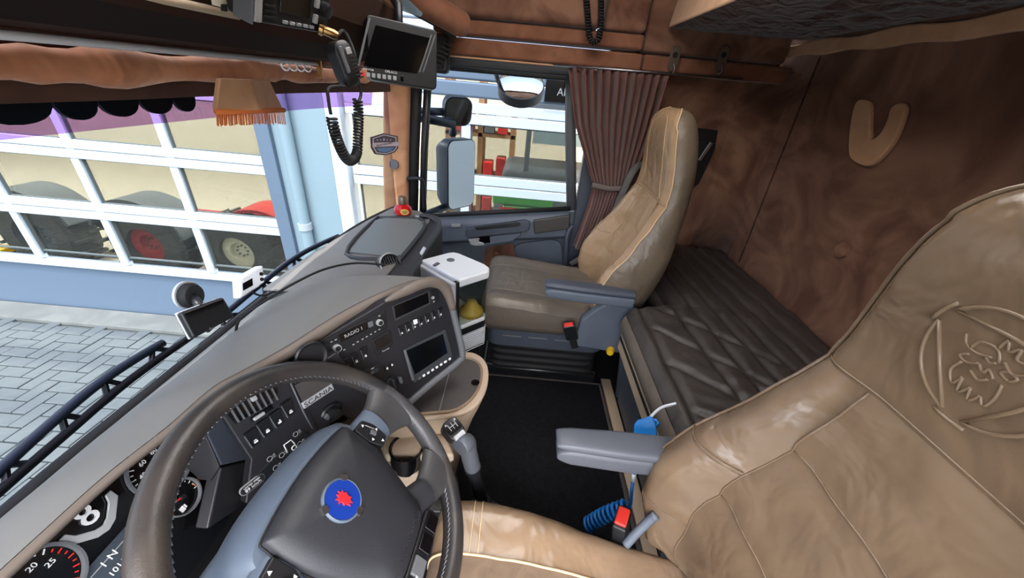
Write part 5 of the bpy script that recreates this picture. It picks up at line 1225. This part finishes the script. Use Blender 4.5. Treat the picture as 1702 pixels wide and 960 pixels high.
dsk(.0265, .031, .0325, 'emblem_field', 'emblem_blue')
for k in range(3):
    t0 = math.radians(30 + 120 * k); G().fprism(fw, [(ea + q_ * math.cos(t0 + d), eb + q_ * math.sin(t0 + d)) for q_, d in ((.029, -.2), (.034, -.16), (.034, .16), (.029, .2), (.025, .12), (.025, -.12))], .027, .0335).obj('emblem_tab', 'steel', em)
gr = [(-.2, -.9), (-.05, -.6), (.15, -.95), (.25, -.55), (.5, -.6), (.45, -.2), (.6, .1), (.4, .3), (.55, .55), (.3, .5), (.25, .85), (.05, .55), (-.1, .8), (-.2, .5), (-.55, .65), (-.4, .3), (-.7, .15), (-.35, .0), (-.5, -.35), (-.3, -.4)]
G().fprism(fw, [(ea + x * .0155, eb + y * .0155) for x, y in gr], .0325, .0345).obj('emblem_griffin', 'emblem_red', em, bevel=.0006)
# raised name on the lower pad edge
ta, tb2 = fw.px(664, 900, .022); text('SCANIA', .017, 'hub_dark', fw, 0, -.112, .0225, swl, ext=.0015, wide=1.15)
G().fprism(fw, rrect(.105, .022, .009, 4, 0, -.112), .015, .0215).obj('name_strip', 'hub_dark', swl, bevel=.002)
# button pads on the spokes
for s_ in (1, -1):
    bpad = G().fprism(fw, [(s_ * x, y) for x, y in ((.102, .046), (.128, .044), (.138, .020), (.134, -.010), (.112, -.014), (.101, .014))], .0, .016).obj('button_pad', 'black_plastic', swl, bevel=.003)
    for x, y, r_ in ((.118, .038, 0), (.130, .014, -1.57), (.109, .010, 1.57), (.120, -.006, 3.14)):
        G().fprism(fw, [(s_ * x + .003 * math.cos(r_ + 1.57 + k * 2.094), y + .003 * math.sin(r_ + 1.57 + k * 2.094)) for k in range(3)], .016, .017).obj('arrow', 'print_white', bpad)
    G().fbox(fw, s_ * .119, .016, .008, .011, .016, .020, rot=.3).obj('phone_key', 'grey_plastic', bpad, bevel=.001)
    G().fbox(fw, s_ * .125, .026, .018, .0012, .016, .017, rot=1.9 * s_).obj('pad_line', 'print_grey', bpad)
lbp = G().fprism(fw, [(.062, -.146), (.075, -.158), (-.075, -.158), (-.062, -.146), (-.03, -.146), (.03, -.146)], -.01, .012)
lb = G().fprism(fw, rrect(.150, .028, .010, 4, 0, -.148), -.012, .012).obj('lower_button_bar', 'black_plastic', swl, bevel=.004)
for x in (-.052, -.018, .018, .052): G().fbox(fw, x, -.150, .028, .022, .010, .016).obj('button', 'black_gloss' if x > 0 else 'grey_plastic', lb, bevel=.002)
a, b = -.047, -.150
text('OFF', .0055, 'print_white', fw, a + .012, b, .0163, lb, rot=0); text('RES', .0055, 'print_white', fw, a - .013, b, .0163, lb)
G().lathe(fw.p(a, b, .015), fw.n, [(.0055, 0), (.0055, .0025), (.004, .0025), (.004, .001), (.0003, .001)], 16).obj('cruise_symbol', 'print_grey', lb, smooth='auto')
# column
col_ = [(k, c, dy) for k, c, dy in ((.80, -.03, .0), (.98, -.07, .008), (1.0, -.14, .0), (.92, -.26, -.01))]
G().loft([[fw.p(p.x * k * 1.05, p.y * k + dy, c) for p in so_] for k, c, dy in col_]).obj('steering_column', 'hub_blue', da, smooth='auto', ang=50)
for s_ in (1, -1):
    G().tube(crom([fw.p(s_ * .08, .02, -.08), fw.p(s_ * .15, .03, -.075), fw.p(s_ * .19, .0, -.06)], 5), [.011] * 8 + [.009] * 3, 10).obj('column_stalk', 'black_plastic', da, smooth=True)

# ================================================================== THINGS ON THE DASH AND FLOOR
# navigation device on windscreen
YG = .70
fgp = Fr(at(345, 530, 'y', YG), at(390, 502, 'y', YG) - at(306, 520, 'y', YG), n=(-.22, -.9, .35))
gp = thing('navigation_device', 'black navigation device on a suction mount at the windscreen', 'navigation device', at(345, 560, 'y', YG))
pgp = [fgp.px(u, v) for u, v in ((299, 520), (372, 493), (391, 526), (322, 563))]
ctr = (sum(p[0] for p in pgp) / 4, sum(p[1] for p in pgp) / 4)
G().fprism(fgp, pgp, -.018, 0).obj('case', 'black_plastic', gp, bevel=.006, seg=3)
G().fprism(fgp, [(ctr[0] + (p[0] - ctr[0]) * .86, ctr[1] + (p[1] - ctr[1]) * .84) for p in pgp], .0, .001).obj('screen', 'screen', gp)
G().fprism(fgp, [(p[0] * 1.03, p[1] * 1.03) for p in pgp], -.022, -.017).obj('rear_rim', 'white_grey', gp, bevel=.004)
text('TomTom', .008, 'print_grey', fgp, *fgp.px(359, 544), .0012, gp, rot=.0)
sq = at(319, 491, 'y', .765)
G().lathe(sq, (0, -1, .1), [(.030, -.012), (.031, 0), (.026, .008), (.020, .010), (.001, .008)], 26).obj('suction_cup', 'black_rubber', gp, smooth='auto')
G().lathe(sq + V((0, .012, 0)), (0, -1, .1), [(.034, -.004), (.034, .002), (.001, .002)], 26).obj('suction_rim', 'white_grey', gp, smooth='auto')
G().tube([sq, fgp.p(ctr[0], ctr[1] + .02, -.02)], .010, 10).obj('mount_arm', 'black_plastic', gp, smooth=True)
# white toll box
YT = .715
ftb = Fr(at(412, 468, 'y', YT), at(440, 446, 'y', YT) - at(400, 478, 'y', YT), n=(-.25, -.9, .3))
tbx = thing('toll_box', 'white toll box with small display at the foot of the windscreen', 'toll box', at(412, 495, 'y', YT))
ptb = [ftb.px(u, v) for u, v in ((398, 462), (438, 440), (441, 470), (400, 497))]
G().fprism(ftb, ptb, -.035, 0).obj('case', 'white_plastic', tbx, bevel=.006, seg=3)
G().fprism(ftb, [ftb.px(u, v) for u, v in ((403, 471), (419, 462), (420, 474), (404, 483))], 0, .0012).obj('display', 'black_gloss', tbx)
for u, v in ((434, 455), (435, 464)): a, b = ftb.px(u, v); G().lathe(ftb.p(a, b, 0), ftb.n, [(.0052, 0), (.0048, .002), (.0005, .002)], 14).obj('button', 'black_plastic', tbx, smooth='auto')
a, b = ftb.px(435, 472); G().fbox(ftb, a, b, .016, .003, 0, .001, rot=.0).obj('print_strip', 'black_panel', tbx)
a, b = ftb.px(416, 484); text('toll collect', .0045, 'print_grey', ftb, a, b, .0005, tbx)
G().tube(crom([ftb.p(*ftb.px(424, 486), -.01), at(436, 491, 'y', .72), at(455, 484, 'y', .73), at(480, 466, 'y', .74)], 6), .003, 7).obj('lead', 'black_rubber', tbx, smooth=True)
# white-lidded drinks machine by the passenger footwell
LZ = .66
bxm = thing('drinks_machine', 'white-lidded drinks machine with clear tank in front of the passenger seat', 'drinks machine', (1.3, .2, .0))
lidp = crom([at(u, v, 'z', LZ) for u, v in ((700, 431), (752, 418), (764, 419), (812, 443), (814, 449), (765, 463))], 1, True)
lq = [at(u, v, 'z', LZ) for u, v in ((699, 431), (745, 419), (754, 418), (763, 420), (806, 438), (814, 444), (813, 450), (764, 465))]
G().prism(lq, (0, 0, -.035)).obj('lid', 'white_plastic', bxm, bevel=.008, seg=3)
G().lathe(at(749, 432, 'z', LZ), (0, 0, 1), [(.016, -.002), (.016, .002), (.012, .003), (.0005, .002)], 20).obj('logo_disc', 'grey_plastic', bxm, smooth='auto')
G().box(at(725, 439, 'z', LZ + .003), (.03, .014, .006), Matrix.Rotation(-.4, 3, 'Z')).obj('lid_catch', 'grey_plastic', bxm, bevel=.002)
# body behind the lid, side facing the dashboard
A, B_ = at(694, 433, 'z', LZ - .01), at(759, 470, 'z', LZ - .01); Cc = lq[6] + V((0, 0, -.01)); Dd = lq[1] + V((0, 0, -.01))
dirx = (B_ - A).normalized(); nx_ = V((-dirx.y, dirx.x, 0)); nx_ = nx_ if nx_.y > 0 else -nx_
BZ = .385
G().prism([A, B_, B_ + nx_ * .018, A + nx_ * .018], (0, 0, BZ - LZ + .01)).obj('rear_housing', 'white_grey', bxm, bevel=.006)
G().tube([A + V((.0, .0, .004)), at(706, 411, 'z', LZ + .045)], .007, 8).obj('hinge_bar', 'white_grey', bxm, smooth=True)
G().prism([B_ - nx_ * .0, B_ + (Cc - B_) * .10, B_ + (Cc - B_) * .10 - dirx * .02, B_ - dirx * .02], (0, 0, BZ - LZ + .03)).obj('black_column', 'black_plastic', bxm, bevel=.004)
tq = [lq[7].lerp(lq[6], .08), lq[6], lq[5], lq[3], lq[1].lerp(lq[0], .1), lq[0].lerp(lq[1], .1)]
cen2 = sum(tq, V()) / 6; tq = [p.lerp(cen2, .06) for p in tq]
def tz(z): return [V((p.x, p.y, z)) for p in tq]
G().prism(tz(.445), (0, 0, LZ - .037 - .445)).obj('clear_tank', 'glass_box', bxm, bevel=.006)
G().prism(tz(.425), (0, 0, .02)).obj('tank_foot', 'white_plastic', bxm, bevel=.006)
G().prism(tz(.395), (0, 0, .03)).obj('dark_band', 'black_plastic', bxm, bevel=.003)
G().prism([p.lerp(cen2, .02) for p in tz(.30)], (0, 0, .095)).obj('ribbed_base', 'white_grey', bxm, bevel=.01)
rib = G()
for k in range(9): rib.tube([V((p.x, p.y, .305 + k * .01)) for p in tz(.3)][:3], .0018, 5)
rib.obj('base_ribs', 'white_plastic', bxm)
G().prism([p.lerp(cen2, .15) for p in tz(.017)], (0, 0, .285)).obj('stand', 'black_plastic', bxm)
G().lathe(V((cen2.x - .03, cen2.y - .05, .447)), (0, 0, 1), [(.05, 0), (.05, .02), (.03, .04), (.02, .06), (.001, .062)], 14).obj('tank_contents', 'bottle_gold', bxm, smooth=True)
a_ = Fr(lq[7].lerp(lq[6], .5) + V((0, 0, -.2)), lq[6] - lq[7], u=(0, 0, 1)); text('hello', .014, 'print_white', a_, 0, .0, .004, bxm)
# blue air gun with coiled hose
ag = thing('air_gun', 'blue air blow gun with bent white nozzle by the driver armrest', 'air gun', at(1072, 712, 'y', -.44))
YA = -.405
fa = Fr(at(1072, 708, 'y', YA), (-1, 0, .0), n=(-.35, .85, .4)); fa = Fr(at(1072, 708, 'y', YA), ray(1172, 708) - ray(1072, 708), n=-(ray(1072, 708)))
sc2 = (at(1072, 708, 'y', YA) - CAM).length / 700
gq = [(1053, 722), (1054, 704), (1060, 697), (1072, 694), (1078, 691), (1084, 692), (1090, 703), (1092, 722), (1086, 732), (1060, 732)]
G().fprism(fa, [fa.px(u, v) for u, v in gq], -.012, .012).obj('body', 'blue_nozzle', ag, bevel=.006, seg=3)
G().tube([fa.p(*fa.px(u, v), .002) for u, v in ((1082, 699), (1090, 698), (1095, 703), (1088, 708))], .005, 8).obj('trigger', 'blue_nozzle', ag, smooth=True)
G().tube(crom([fa.p(*fa.px(u, v)) for u, v in ((1081, 693), (1092, 682), (1102, 676), (1112, 673), (1124, 670))], 4), .0042, 8).obj('nozzle', 'white_plastic', ag, smooth=True)
YH = -.40
hz = thing('air_hose', 'blue coiled air hose hanging beside the driver seat', 'hose', at(1010, 850, 'x', .66))
hx_ = .66
G().tube(crom([at(1062, 732, 'x', .69), at(1053, 790, 'x', .68), at(1050, 815, 'x', hx_), at(1048, 838, 'x', hx_), at(1040, 848, 'x', hx_)], 6), .005, 8).obj('straight_hose', 'blue_hose', hz, smooth=True)
G().tube([at(1054, 787, 'x', .68), at(1052, 800, 'x', .675)], .0065, 8).obj('ferrule', 'white_plastic', hz, smooth=True)
coil([at(1040, 842, 'x', hx_), at(1010, 853, 'x', hx_), at(975, 873, 'x', hx_)], .019, .005, 10, 8, 16).obj('coil', 'blue_hose', hz, smooth=True)
